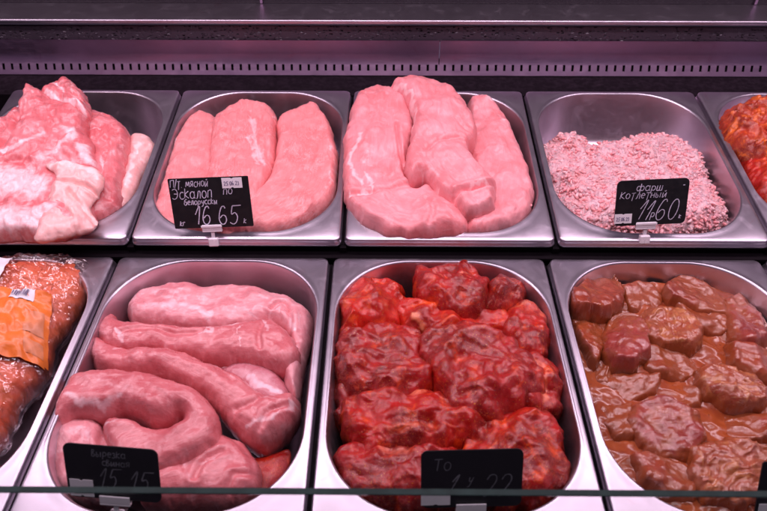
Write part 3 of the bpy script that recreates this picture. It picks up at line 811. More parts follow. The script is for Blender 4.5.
# --- front row: chunks in brown sauce
BR = [
 ([(569, 302), (580, 289), (597, 279), (612, 281), (618, 295), (621, 312), (600, 321), (580, 322), (569, 314)], 'brown', -0.026, 'blocky orange brown chunk in the back left corner of the sauce tray', 1.3),
 ([(618, 294), (630, 289), (648, 290), (659, 302), (652, 316), (632, 318), (621, 307)], 'brown_pink', -0.036, 'small round pale veined chunk next to the blocky one', 1.0),
 ([(662, 296), (680, 283), (690, 281), (706, 292), (723, 305), (721, 319), (700, 318), (680, 312), (666, 306)], 'brown', -0.032, 'flat topped brown chunk at the middle of the far wall', 1.0),
 ([(723, 305), (740, 300), (751, 312), (763, 335), (761, 350), (742, 353), (728, 340), (721, 320)], 'brown_pink', -0.030, 'reddish upright chunk at the far right of the sauce tray', 1.1),
 ([(607, 322), (630, 317), (646, 325), (646, 360), (631, 374), (611, 373), (603, 350)], 'brown_pink', -0.026, 'purplish oblong chunk ringed by glossy sauce near the left wall', 1.1),
 ([(570, 323), (600, 323), (606, 345), (602, 365), (592, 374), (578, 350)], 'brown', -0.034, 'brown chunk against the left wall below the blocky one', 1.0),
 ([(639, 318), (665, 311), (690, 322), (699, 340), (690, 356), (660, 352), (644, 340)], 'brown_membrane', -0.028, 'chunk covered with pale orange wrinkled membrane in the middle', 1.1),
 ([(670, 306), (700, 313), (722, 321), (727, 336), (705, 341), (684, 328)], 'brown_pink', -0.036, 'pink chunk just below the flat topped brown chunk', 1.0),
 ([(698, 373), (720, 369), (745, 379), (764, 395), (757, 411), (735, 413), (710, 402), (699, 389)], 'brown_membrane', -0.026, 'fringed orange chunk near the right edge', 1.1),
 ([(588, 386), (620, 377), (656, 380), (652, 401), (620, 409), (594, 403)], 'brown_pink', -0.036, 'low pinkish chunk half sunk in sauce at left', 0.8),
 ([(640, 351), (665, 352), (690, 360), (697, 375), (670, 387), (643, 376)], 'brown', -0.034, 'smooth brown chunk just below the membrane covered one', 0.9),
 ([(630, 410), (665, 404), (691, 419), (702, 446), (682, 462), (650, 457), (628, 435)], 'brown_pink', -0.028, 'large smooth pink brown chunk low in the middle', 1.0),
 ([(599, 412), (628, 404), (641, 425), (633, 446), (614, 441), (601, 425)], 'brown', -0.034, 'small brown chunk by the left wall near the front', 0.9),
 ([(700, 410), (740, 414), (768, 424), (778, 445), (745, 452), (710, 442)], 'brown_pink', -0.036, 'sauce coated pink chunk just below the fringed orange one', 0.8),
 ([(688, 456), (725, 444), (768, 455), (780, 490), (740, 507), (703, 502), (688, 480)], 'brown_membrane', -0.028, 'large orange streaked chunk nearest the front edge', 1.0),
 ([(630, 458), (668, 459), (692, 474), (692, 500), (665, 504), (640, 484)], 'brown', -0.030, 'dark brown chunk at the near left corner of the sauce tray', 1.0),
 ([(724, 350), (750, 351), (795, 360), (795, 387), (755, 388), (728, 371)], 'brown', -0.034, 'orange brown chunk at the right edge above the fringed one', 1.0),
 ([(768, 398), (800, 398), (805, 440), (778, 442)], 'brown', -0.034, 'brown chunk cut off by the right edge of the photo', 1.0),
 ([(658, 386), (695, 391), (706, 409), (685, 416), (660, 406)], 'brown_pink', -0.038, 'small low pink chunk left of the fringed orange one', 0.8),
 ([(588, 366), (600, 362), (612, 376), (606, 390), (592, 386)], 'brown_membrane', -0.036, 'stringy little scrap along the left wall in sauce', 0.7),
]
for ol, mt, hm_, lab, hs in BR:
    pw = 4.0 if ('blocky' in lab or 'flat' in lab) else 2.2
    cx_ = sum(p[0] for p in ol) / len(ol); cy_ = sum(p[1] for p in ol) / len(ol)
    ol = [(cx_ + (x - cx_) * 1.13, cy_ + (y - cy_) * 1.13) for x, y in ol]
    if mt == 'brown_membrane' and 'wrinkled' not in lab: pw = 2.4
    meat('sauced_chunk', lab, 'meat', FRONT, ol, M[mt], hm=hm_, H=0.016 * hs, Hb=0.03, rad=0.009 if pw > 3 else 0.011, rough=(0.004, 0.022), fine=(0.0014, 0.008) if mt != 'brown_membrane' else (0.0025, 0.006), step=0.0022, smooth_it=3, power=pw, angular=True, ragged=0.004, lobes=(0.005, 45), folds=(0.0006 if mt != 'brown_membrane' else 0.0025, 38, 3), tilt=(rnd.uniform(-.28, .28), rnd.uniform(-.30, .12)))

def liquid(name, label, row, x0, tn, level, mat, inset):
    w = PITCH
    pts = rrect(x0 + inset, x0 + w - inset, tn + inset + 0.004, tn + LTF - inset, 0.070)
    L = np.array(pts)
    st = 0.003
    gx, gy = np.meshgrid(np.arange(L[:, 0].min(), L[:, 0].max(), st), np.arange(L[:, 1].min(), L[:, 1].max(), st))
    G = np.stack([gx.ravel(), gy.ravel()], 1)
    G = G[inside(G, L)]
    d, _, _ = seg_dist(G, L, np.roll(L, -1, 0))
    G = G[d > st * 0.5]
    res = delaunay_2d_cdt([Vector(p) for p in np.vstack([L, G])], [], [list(range(len(L)))], 1, 1e-7)
    verts = []
    for v in res[0]:
        z = level + 0.006 * noise.noise(Vector((v.x * 34, v.y * 34, 3.3))) + 0.003 * noise.noise(Vector((v.x * 90, v.y * 90, 3.3)))
        verts.append(row.world(v.x, v.y, z))
    o = mesh_obj(name, verts, res[2], mat)
    return tag(o, label, 'sauce', None, 'stuff')
liquid('marinade', 'glossy orange brown marinade pooled between the sauced chunks', FRONT, XF + PITCH, tn_f, -0.0265, M['sauce'], 0.0185)
liquid('marinade', 'dark red marinade at the bottom of the red meat tray', FRONT, XF, tn_f, -0.068, M['juice'], 0.024)

# --- minced meat: one heap of short strands
def mince():
    ol = [(535, 160), (549, 147), (577, 143), (591, 152), (616, 149), (647, 145), (665, 142), (680, 147), (698, 165), (709, 193), (722, 217), (722, 231), (700, 237), (658, 240), (598, 238), (563, 223), (543, 202), (538, 178)]
    row = BACK; h0 = -0.036
    L = catmull([row.loc(x, y, h0) for x, y in ol], True, 0.004)
    A, B = L, np.roll(L, -1, 0)
    rs = np.random.RandomState(5)
    verts, faces, tone = [], [], []
    def height(x, t, d):
        f = (1 - (1 - min(d / 0.030, 1)) ** 2.2) ** (1 / 2.2)
        return h0 + 0.024 * f + 0.012 * noise.noise(Vector((x * 22, t * 22, 1.7))) * f + 0.010 * noise.noise(Vector((x * 55, t * 55, 4.7))) * f
    # solid body of the heap
    lo, hi = L.min(0), L.max(0); st = 0.0022
    gx, gy = np.meshgrid(np.arange(lo[0], hi[0], st), np.arange(lo[1], hi[1], st))
    G = np.stack([gx.ravel(), gy.ravel()], 1); G = G[inside(G, L)]
    dG, _, _ = seg_dist(G, A, B); G = G[dG > st * .5]
    L = L[:]
    res = delaunay_2d_cdt([Vector(p) for p in np.vstack([L, G])], [], [list(range(len(L)))], 1, 1e-7)
    V2 = np.array([tuple(v) for v in res[0]]); d, _, _ = seg_dist(V2, A, B)
    for i, v in enumerate(V2):
        z = height(v[0], v[1], d[i]) + 0.0009 + 0.0016 * noise.noise(Vector((v[0] * 260, v[1] * 260, 2))) if d[i] > 1e-6 else -0.075
        verts.append(row.world(v[0], v[1], z)); tone.append(0.6)
    faces += [tuple(f) for f in res[2]]
    # strands
    C = np.stack([rs.uniform(lo[0], hi[0], 30000), rs.uniform(lo[1], hi[1], 30000)], 1)
    C = C[inside(C, L)]
    dC, _, _ = seg_dist(C, A, B)
    K = 6
    for (cx, ct), dd in zip(C[:15000], dC[:15000]):
        rr = rs.uniform(0.0011, 0.0026)
        n = rs.randint(1, 4)
        ang = rs.uniform(0, 2 * math.pi); turn = rs.uniform(-0.9, 0.9)
        z = height(cx, ct, dd) + rs.uniform(-0.0028, -0.0003)
        p = Vector((cx, ct, z)); el = rs.uniform(-0.35, 0.35)
        tn = rs.rand() ** 1.2
        b = len(verts); pts = []
        for k in range(n + 1):
            pts.append(p.copy())
            stp = rr * rs.uniform(1.1, 1.7)
            p += Vector((math.cos(ang), math.sin(ang), el)) * stp
            ang += turn; el -= 0.15
        for k, q in enumerate(pts):
            a = pts[min(k + 1, n)] - pts[max(k - 1, 0)]
            a.normalize()
            u = a.cross(Vector((0, 0, 1))).normalized(); w = u.cross(a)
            r_ = rr * (0.55 if k in (0, n) else rs.uniform(0.85, 1.15))
            for j in range(K):
                th = 2 * math.pi * j / K
                v = q + u * (math.cos(th) * r_) + w * (math.sin(th) * r_)
                verts.append(row.world(v.x, v.y, v.z)); tone.append(tn)
        for k in range(n):
            for j in range(K):
                j2 = (j + 1) % K
                faces.append((b + k*K + j, b + k*K + j2, b + (k+1)*K + j2, b + (k+1)*K + j))
        faces.append(tuple(b + j for j in reversed(range(K))))
        faces.append(tuple(b + n*K + j for j in range(K)))
    o = mesh_obj('minced_meat', verts, faces, M['mince'])
    at = o.data.attributes.new('tone', 'FLOAT', 'POINT')
    at.data.foreach_set('value', np.array(tone, np.float32))
    tag(o, 'heap of pink minced meat behind the 11 60 price tag', 'minced meat')
mince()
for cxp, cyp, cl in ((697, 166, 'upper crumb of mince stuck to the right wall of its tray'), (712, 205, 'lower crumb of mince stuck to the right wall of its tray'), (531, 205, 'crumb of mince on the left rim of its tray')):
    meat('mince_crumb', cl, 'crumb', BACK, [(cxp - 1.3, cyp), (cxp, cyp - 1.2), (cxp + 1.5, cyp - 0.2), (cxp + 0.4, cyp + 1.3)], M['mince'], hm=0.001 if cxp < 600 else -0.006, H=0.0022, Hb=0.003, rad=0.002, step=0.001, rough=(0.0, 0.02), fine=(0.0006, 0.003), lobes=(0, 1))

# --- bag of marinated meat in the front left tray
bag = empty('plastic_bag', FRONT.world(*FRONT.loc(20, 350, -0.03), -0.06), 'clear plastic bag of orange marinated meat with an orange label, at the left edge', 'bag')
BAG_OL = [(-70, 270), (-30, 267), (0, 266), (40, 265), (70, 263), (86, 268), (99, 270), (99, 278), (92, 285), (87, 302), (75, 318), (60, 333), (54, 349), (50, 364), (40, 379), (28, 389), (18, 402), (12, 420), (2, 440), (-30, 455), (-90, 450)]
BAG_H = [(50, 290, -0.014), (0, 280, -0.006), (0, 350, -0.010), (90, 275, -0.02), (0, 430, -0.034), (40, 370, -0.03)]
fm = meat('filling', 'x', 'x', FRONT, [(x - (4 if x > 60 else 2), y + (4 if y < 300 else -2)) for x, y in BAG_OL], M['bagged'], H=0.022, Hb=0.035, rad=0.026, hts=BAG_H,
     fats=[([(20, 285), (60, 280)], 0.010, 0.3), ([(60, 300), (40, 340)], 0.008, 0.3)], rough=(0.012, 0.03), fine=(0.004, 0.010), parent=bag, step=0.003)
ff = meat('film', 'x', 'x', FRONT, BAG_OL, M['film'], H=0.028, Hb=0.036, rad=0.024, hts=[(a, b, h + 0.001) for a, b, h in BAG_H], rough=(0.012, 0.03), fine=(0.004, 0.014), folds=(0.0045, 26, 3.5),
     creases=[([(98, 274), (80, 276), (60, 284)], 0.004, 0.002), ([(88, 300), (70, 296), (58, 300)], 0.003, 0.0018), ([(60, 333), (56, 318), (60, 306)], 0.003, 0.0016), ([(30, 270), (10, 285), (-10, 290)], 0.003, 0.002), ([(40, 378), (35, 366), (44, 352)], 0.003, 0.002),
              ([(92, 285), (82, 290), (76, 300)], 0.003, 0.0015)], parent=bag, step=0.003)
def sheet(name, quad, h, mat, parent, row=FRONT, nu=24, nv=24, lift=0.0008, wob=0.0012, drape=None):
    """thin sheet over quad (four pixel corners at height h), with thickness"""
    P_ = [row.loc(x, y, h) for x, y in quad]
    vs, fs = [], []
    for side in (0, 1):
        for j in range(nv + 1):
            for i in range(nu + 1):
                u, v = i / nu, j / nv
                x = (P_[0][0]*(1-u) + P_[1][0]*u) * (1-v) + (P_[3][0]*(1-u) + P_[2][0]*u) * v
                t = (P_[0][1]*(1-u) + P_[1][1]*u) * (1-v) + (P_[3][1]*(1-u) + P_[2][1]*u) * v
                z = (drape(x, t) if drape else h) + wob * noise.noise(Vector((x * 40, t * 40, 9)))
                vs.append(row.world(x, t, z - side * 0.0003 + lift))
    m_ = (nu + 1) * (nv + 1)
    for j in range(nv):
        for i in range(nu):
            a = j * (nu + 1) + i
            if min(vs[k].z for k in (a, a + 1, a + nu + 1, a + nu + 2)) < -1: continue
            fs.append((a, a + nu + 1, a + nu + 2, a + 1))
            fs.append((m_ + a, m_ + a + 1, m_ + a + nu + 2, m_ + a + nu + 1))
    used = sorted({k for f in fs for k in f}); mp_ = {k: i for i, k in enumerate(used)}
    return mesh_obj(name, [vs[k] for k in used], [tuple(mp_[k] for k in f) for f in fs], mat, parent)

# label and strips are laid on the film by dropping them on its evaluated surface
bpy.context.view_layer.update()
dg = bpy.context.evaluated_depsgraph_get()
from mathutils.bvhtree import BVHTree
ev = ff.evaluated_get(dg); mev = ev.to_mesh()
mw = bag.matrix_basis
bvh = BVHTree.FromPolygons([mw @ v.co for v in mev.vertices], [tuple(p.vertices) for p in mev.polygons])
def drape_film(x, t):
    best = -1
    for dx in (-0.002, 0, 0.002):
        for dy in (-0.002, 0, 0.002):
            hit = bvh.ray_cast(Vector((x + dx, t + dy, 0.3)), Vector((0, 0, -1)))
            if hit[0] is not None: best = max(best, hit[0].z)
    return best if best > -1 else -9.0
lb = sheet('label', [(-62, 284), (53, 297), (37, 352), (-62, 356)], 0.010, M['orangelabel'], bag, nu=50, nv=36, lift=0.0010, wob=0, drape=drape_film)
bc = sheet('barcode_sticker', [(14, 293), (38, 294), (34, 304), (11, 302)], 0.012, M['sticker'], lb, nu=10, nv=6, lift=0.0020, wob=0, drape=drape_film)
P0 = [FRONT.loc(x, y, 0.012) for x, y in ((15, 295), (34, 296), (31, 301.5), (13, 300))]
g = Geo()
rr_ = random.Random(3)
u = 0.02
while u < 0.97:
    w = rr_.choice((0.012, 0.02, 0.035))
    def bar(uu, vv):
        x = (P0[0][0]*(1-uu) + P0[1][0]*uu)*(1-vv) + (P0[3][0]*(1-uu) + P0[2][0]*uu)*vv
        t = (P0[0][1]*(1-uu) + P0[1][1]*uu)*(1-vv) + (P0[3][1]*(1-uu) + P0[2][1]*uu)*vv
        return x, t
    q = [bar(u, 0), bar(u + w, 0), bar(u + w, 1), bar(u, 1)]
    b0 = len(g.v)
    for x, t in q: g.v.append(FRONT.world(x, t, drape_film(x, t) + 0.0036))
    g.f.append((b0+3, b0+2, b0+1, b0))
    u += w + rr_.choice((0.015, 0.03, 0.04))
g.build('barcode', M['ink'], lb)
sheet('print_patch', [(27, 312), (44, 313), (40, 332), (23, 331)], 0.010, M['labelprint'], lb, nu=10, nv=10, lift=0.0018, wob=0, drape=drape_film)
sheet('print_patch', [(24, 336), (38, 337), (36, 347), (21, 346)], 0.010, M['labelprint'], lb, nu=8, nv=6, lift=0.0018, wob=0, drape=drape_film)
sheet('white_strip', [(-30, 288), (-14, 266), (17, 265), (2, 284)], 0.012, M['whiteplastic'], bag, nu=12, nv=8, lift=0.0024, wob=0, drape=drape_film)
ev.to_mesh_clear()

# ------------------------------------------------------------------ price tags
def arc(cx, cy, rx, ry, a0, a1, n=10):
    return [(cx + rx * math.cos(R(a0 + (a1 - a0) * i / n)), cy + ry * math.sin(R(a0 + (a1 - a0) * i / n))) for i in range(n + 1)]
GL = {
 'П': (0.7, [[(0, 0), (0.05, 1)], [(0.0, .95), (.62, 1)], [(.62, 1), (.58, 0)]]),
 '/': (0.35, [[(0, -.1), (.3, 1.1)]]),
 'т': (0.55, [[(0, .8), (.5, .85)], [(.27, .85), (.2, -.3)]]),
 '.': (0.25, [[(0.05, 0), (.12, .03)]]),
 'м': (0.7, [[(0, 0), (.1, .7), (.32, .15), (.55, .7), (.62, 0)]]),
 'я': (0.55, [arc(.25, .5, .2, .22, 40, 320), [(.42, .75), (.42, 0)], [(.25, .3), (.02, 0)]]),
 'с': (0.5, [arc(.28, .35, .26, .35, 50, 310)]),
 'н': (0.55, [[(0, 0), (.03, .7)], [(.02, .35), (.42, .37)], [(.44, .7), (.4, 0)]]),
 'о': (0.58, [arc(.25, .36, .24, .36, 90, 450, 14)]),
 'й': (0.6, [[(0.02, .7), (0, .1), (.08, 0), (.4, .6)], [(.42, .7), (.4, 0)], [(.12, .95), (.22, .85), (.34, 1)]]),
 'и': (0.6, [[(0.02, .7), (0, .1), (.08, 0), (.4, .6)], [(.42, .7), (.42, .05), (.5, 0)]]),
 'Э': (0.7, [arc(.2, .5, .36, .5, 130, -130, 14), [(.15, .52), (.55, .5)]]),
 'к': (0.52, [[(0, 0), (.04, .95)], [(.42, .7), (.05, .35), (.45, 0)]]),
 'К': (0.62, [[(0, 0), (.06, 1)], [(.5, .95), (.07, .45), (.55, 0)]]),
 'а': (0.62, [arc(.25, .34, .24, .34, 30, 390, 14), [(.48, .7), (.48, .1), (.58, 0)]]),
 'л': (0.55, [[(0, 0), (.12, .1), (.22, .7)], [(.22, .7), (.42, .68), (.44, 0)]]),
 'п': (0.55, [[(0, 0), (.04, .7)], [(.03, .6), (.2, .72), (.4, .68), (.42, 0)]]),
 'б': (0.58, [arc(.26, .3, .24, .3, 90, 450, 14), [(.06, .4), (.12, .85), (.45, 1.05)]]),
 'е': (0.52, [[(.03, .35), (.42, .42)] + arc(.24, .36, .22, .34, 10, 310)]),
 'р': (0.55, [[(0, -.35), (.05, .7)], [(.04, .55)] + arc(.22, .38, .22, .3, 110, -130, 10)]),
 'у': (0.52, [[(.02, .7), (.08, .3), (.25, .22), (.4, .5)], [(.44, .7), (.3, -.2), (.05, -.35)]]),
 'ф': (0.9, [[(.42, -.3), (.42, 1.0)], arc(.2, .38, .2, .32, 20, 340), arc(.62, .38, .2, .32, 160, -160)]),
 'ш': (0.75, [[(.02, .7), (0, .1), (.1, 0), (.27, .1), (.3, .7)], [(.29, .15), (.4, 0), (.55, .1), (.58, .7)], [(.58, .7), (.58, 0)]]),
 'ы': (0.75, [[(0.02, .7), (0, 0)], arc(.13, .2, .16, .2, 110, -200, 8), [(.55, .7), (.53, 0)]]),
 'г': (0.45, [[(0, 0), (.03, .7), (.35, .68)]]),
 'в': (0.5, [[(0, 0), (.03, .95), (.3, .85), (.1, .5), (.38, .3), (.25, 0), (0, 0)]]),
 'з': (0.45, [arc(.15, .52, .18, .18, 140, -90, 6) + arc(.15, .16, .22, .18, 90, -140, 6)]),
 'Т': (0.7, [[(0, .97), (.62, 1.0)], [(.33, 1.0), (.28, 0)]]),
 '1': (0.42, [[(0, .55), (.3, 1.0), (.2, 0)]]),
 '2': (0.6, [[(.02, .75), (.15, .97), (.38, .95), (.45, .7), (.25, .3), (0, 0), (.25, .05), (.52, .0)]]),
 '5': (0.7, [[(.2, 1), (.12, .55), (.35, .62), (.5, .38), (.4, .08), (.2, -.02), (0, .08)], [(.2, 1.0), (.75, 1.02)]]),
 '6': (0.62, [[(.42, .88), (.36, 1), (.2, .95), (.05, .6), (.02, .25), (.15, .02), (.35, .02), (.48, .22), (.42, .45), (.25, .5), (.08, .35)]]),
 '0': (0.6, [arc(.26, .5, .24, .5, 90, 450, 16)]),
 '3': (0.5, [arc(.15, .75, .2, .22, 140, -90, 6) + arc(.15, .27, .25, .27, 90, -140, 6)]),
 '7': (0.55, [[(0, .95), (.45, 1), (.15, 0)]]),
 '-': (0.45, [[(.05, .45), (.38, .47)]]),
 ' ': (0.4, []),
}
def lettering(items, frame, mat, name, parent, wid):
    """items: (text, u, v, height, slant, stretch); frame(u, v, lift) -> world"""
    g = Geo()
    rl = random.Random(11)
    for text, u0, v0, hh, slant, stx, ww in items:
        u = u0
        w_ = ww or wid
        for ch in text:
            adv, strokes = GL.get(ch, GL[' '])
            jy = rl.uniform(-.05, .05) * hh
            for s_ in strokes:
                pts = [(u + (x * stx + y * slant) * hh, v0 + jy + y * hh) for x, y in s_]
                if len(pts) > 2: pts = [tuple(p) for p in catmull(pts, False, 0.0009)]
                b = len(g.v); n = len(pts)
                for k in range(n):
                    a = pts[max(k-1, 0)]; c = pts[min(k+1, n-1)]
                    dx, dy = c[0]-a[0], c[1]-a[1]; q = math.hypot(dx, dy) or 1
                    nx, ny = -dy/q, dx/q
                    half = w_ * 0.5 * rl.uniform(0.7, 1.15)
                    g.v.append(frame(pts[k][0] + nx*half, pts[k][1] + ny*half, 0.00035))
                    g.v.append(frame(pts[k][0] - nx*half, pts[k][1] - ny*half, 0.00035))
                for k in range(n - 1):
                    g.f.append((b+2*k, b+2*k+1, b+2*k+3, b+2*k+2))
            u += (adv + 0.08) * hh * stx
    return g.build(name, mat, parent)

def price_tag(corners, row, t_rim, h_rim, lean, label, items, chalk, sticker, date, clip_px, radius=0.004, mark=None, width=0.0009):
    """corners: tl, tr, br, bl pixels; the plaque stands on a plane leaning back by lean radians over the rim"""
    base = row.world(0, t_rim, h_rim)
    nrm = Vector((0, -math.cos(lean), math.sin(lean)))
    def hitp(px, py):
        d = ray(px, py); o = Vector((0, 0, CAM_H))
        return o + d * ((base - o).dot(nrm) / d.dot(nrm))
    tl, tr, br, bl = [hitp(*c) for c in corners]
    U = ((tr - tl) + (br - bl)) * 0.5
    V = ((tl - bl) + (tr - br)) * 0.5
    W, Hh = U.length, V.length
    org = (tl + tr + br + bl) * 0.25 - U * 0.5 - V * 0.5
    un, vn = U / W, V / Hh
    def fr(u, v, l=0.0):
        return org + un * u + vn * v + nrm * l
    print('tag', label[:30], 'W %.3f H %.3f' % (W, Hh))
    root = empty('price_tag', org + U * 0.5, label, 'price tag')
    g = Geo()
    pts = rrect(0, W, 0, Hh, radius, 6, 2, 2)
    g.loops([[fr(x, y, -0.0012) for x, y in pts], [fr(x, y, 0.0) for x, y in pts]])
    n = len(pts)
    g.f.append(tuple(range(n, 2*n))); g.f.append(tuple(reversed(range(n))))
    g.build('plaque', M['plaque'], root)
    its = [(t, a * W, b * Hh, c * Hh, s_, x, ww) for t, a, b, c, s_, x, ww in items]
    lettering(its, fr, chalk, 'lettering', root, width)
    if sticker:
        x0, x1, y0, y1 = [a * (W if i < 2 else Hh) for i, a in enumerate(sticker)]
        g = Geo()
        # rounded price-gun sticker with scalloped top and bottom notches
        top = [(x0, y1), (x0 + (x1-x0)*.42, y1), (x0 + (x1-x0)*.47, y1 - (y1-y0)*.07), (x0 + (x1-x0)*.53, y1 - (y1-y0)*.07), (x0 + (x1-x0)*.58, y1), (x1, y1)]
        bt = [(x1, y0), (x0 + (x1-x0)*.58, y0), (x0 + (x1-x0)*.53, y0 + (y1-y0)*.07), (x0 + (x1-x0)*.47, y0 + (y1-y0)*.07), (x0 + (x1-x0)*.42, y0), (x0, y0)]
        pl = top + bt
        b = len(pl)
        g.v = [fr(x, y, 0.0009) for x, y in pl] + [fr(x, y, 0.0004) for x, y in pl]
        g.f = [tuple(reversed(range(b)))] + [(i, (i+1) % b, b + (i+1) % b, b + i) for i in range(b)]
        st = g.build('date_sticker', M['sticker'], root)
        if date:
            def fr2(u, v, l=0.0): return fr(u, v, l + 0.0008)
            hh = (y1 - y0) * 0.38
            lettering([(date, x0 + (x1-x0)*.10, y0 + (y1-y0)*.28, hh, 0.0, 0.95*(x1-x0)/hh/5.9, 0.0008)], fr2, M['ink'], 'date', st, 0.0006)
    if clip_px:
        # milky clip: jaw on the rim, neck, bar gripping the foot of the plaque
        cu, barw, foot = clip_px
        cu *= W
        g = Geo()
        fn = lambda x, y, z: fr(x, y, z)
        g.box(cu - barw/2, cu + barw/2, -0.0035, 0.0040, 0.0006, 0.0022, fn)
        g.box(cu - barw/2, cu + barw/2, -0.0035, 0.0040, -0.0032, -0.0016, fn)
        g.box(cu - barw/2, cu + barw/2, -0.0052, -0.0035, -0.0032, 0.0022, fn)
        g.box(cu - 0.0022, cu + 0.0022, -foot, -0.0052, -0.0016, 0.0008, fn)
        ob = g.build('clip', M['clip'], root, bevel=0.0004)
        g = Geo()
        g.box(cu - 0.0062, cu + 0.0062, -foot - 0.011, -foot, -0.004, 0.0042, fn)
        g.build('clamp', M['clip'], root, bevel=0.0016, seg=3)
        if mark:
            g = Geo(); g.box(cu - barw/2 - 0.001, cu + barw/2 + 0.001, 0.0008, 0.0036, 0.0023, 0.0030, fn)
            g.build('clip_edge', M['sticker'], root, bevel=0.0003)
    return root

price_tag([(168, 178.5), (247, 176.5), (254.5, 225.5), (174.5, 229.5)], BACK, 0.010, 0.012, R(22),
          'black chalk price tag reading 16 65 in front of the pork cutlets',
          [('П/т. мясной', 0.02, 0.83, 0.145, 0.12, 0.78, None), ('Эскалоп', 0.03, 0.60, 0.20, 0.10, 0.86, 0.0010), ('по', 0.67, 0.66, 0.15, 0.12, 1.0, None),
           ('белорусски', 0.16, 0.475, 0.115, 0.14, 0.92, 0.0010), ('16', 0.27, 0.08, 0.36, 0.10, 0.80, 0.0013), ('65', 0.57, 0.08, 0.36, 0.06, 0.84, 0.0013), ('кг', 0.07, 0.06, 0.10, 0.2, 1.0, None), ('к', 0.88, 0.07, 0.10, 0.2, 1.0, None)],
          M['chalk'], (0.67, 0.92, 0.78, 0.98), '25.06.23', (0.47, 0.024, 0.013), radius=0.0015, mark=True)
price_tag([(618, 181), (690, 178), (685, 223), (613.5, 226.5)], BACK, 0.010, 0.012, R(22),
          'black chalk price tag reading 11 60 in front of the minced meat',
          [('фарш', 0.27, 0.76, 0.16, 0.15, 1.15, None), ('Котлетный', 0.05, 0.60, 0.15, 0.15, 1.12, 0.00075), ('11', 0.30, 0.12, 0.42, 0.35, 0.72, 0.0010), ('60', 0.56, 0.12, 0.45, 0.22, 0.80, 0.0010), ('р', 0.50, 0.16, 0.16, 0.2, 1, None), ('к', 0.90, 0.12, 0.09, 0.2, 1, None), ('-', 0.91, 0.80, 0.12, 0, 1, None)],
          M['chalk'], (0.0, 0.24, 0.06, 0.27), '25.06.23', (0.45, 0.024, 0.013), radius=0.006, mark=True)
tn_rim = tn_f + 0.012
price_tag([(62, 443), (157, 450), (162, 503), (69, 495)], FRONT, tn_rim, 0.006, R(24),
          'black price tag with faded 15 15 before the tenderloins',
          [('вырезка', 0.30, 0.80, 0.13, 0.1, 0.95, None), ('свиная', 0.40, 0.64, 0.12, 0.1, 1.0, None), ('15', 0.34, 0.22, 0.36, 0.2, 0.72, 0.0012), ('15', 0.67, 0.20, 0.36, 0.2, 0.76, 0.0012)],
          M['dimlitchalk'], (0.03, 0.28, 0.03, 0.34), None, (0.5, 0.026, 0.012), radius=0.006)
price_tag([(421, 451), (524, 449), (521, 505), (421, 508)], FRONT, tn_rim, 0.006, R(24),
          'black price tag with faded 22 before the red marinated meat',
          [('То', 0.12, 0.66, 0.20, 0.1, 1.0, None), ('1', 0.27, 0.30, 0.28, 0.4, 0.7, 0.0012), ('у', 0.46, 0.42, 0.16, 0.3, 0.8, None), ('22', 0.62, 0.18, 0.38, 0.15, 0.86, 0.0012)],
          M['dimlitchalk'], (0.0, 0.29, 0.06, 0.26), None, (0.5, 0.026, 0.012), radius=0.006)
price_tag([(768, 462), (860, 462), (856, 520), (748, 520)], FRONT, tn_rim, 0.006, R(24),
          'black price tag corner before the brown sauce tray, cut off by the right edge', [], M['dimlitchalk'], (0.03, 0.3, 0.10, 0.30), None, None, radius=0.003)

# ------------------------------------------------------------------ the display case
case = empty('display_case', (0, 0.6, -0.2), 'dark refrigerated display case with a slotted steel air panel behind the trays', 'display case')
X0, X1 = -1.5, 1.5
far = BACK.world(0, LT, 0)
def at_y(py, yy):
    """height at depth yy seen at pixel row py"""
    d = ray(383.5, py); k = yy / d.y
    return CAM_H + d.z * k
def at_z(py, zz):
    d = ray(383.5, py); k = (zz - CAM_H) / d.z
    return d.y * k
print('far', far)
zd = far.z - 0.012
yd = at_z(76, zd)
print('deck back', yd, zd)
g = Geo(); g.box(X0, X1, -0.15, yd + 0.25, -0.16, -0.15)
g.build('base_plate', M['deck'], case)
g = Geo(); g.box(X0, X1, far.y + 0.004, yd + 0.01, zd - 0.004, zd)
g.box(X0, X1, far.y + 0.004, far.y + 0.008, -0.15, zd - 0.0045)
g.build('rear_ledge', M['deck'], case)
g = Geo()
bn = BACK.world(0, 0, 0)
g.box(X0, X1, bn.y + 0.0065, bn.y + 0.010, -0.145, bn.z - 0.012)
g.box(X0, X1, T_FRONT_FAR + 0.0012, bn.y + 0.006, -0.006, -0.003)
g.build('step_bar', M['deck'], case)
# supports between neighbouring trays
for k in range(-2, 4):
    g = Geo(); xx = XF + k * PITCH
    g.box(xx - 0.004, xx + 0.004, tn_f, T_FRONT_FAR, -0.03, -0.013)
    g.build('tray_support', M['deck'], case)
    g = Geo(); xx = XB + k * PITCH
    g.box(xx - 0.004, xx + 0.004, 0.0, LT, -0.03, -0.013, lambda x, y, z: BACK.world(x, y, z))
    g.build('tray_support', M['deck'], case)
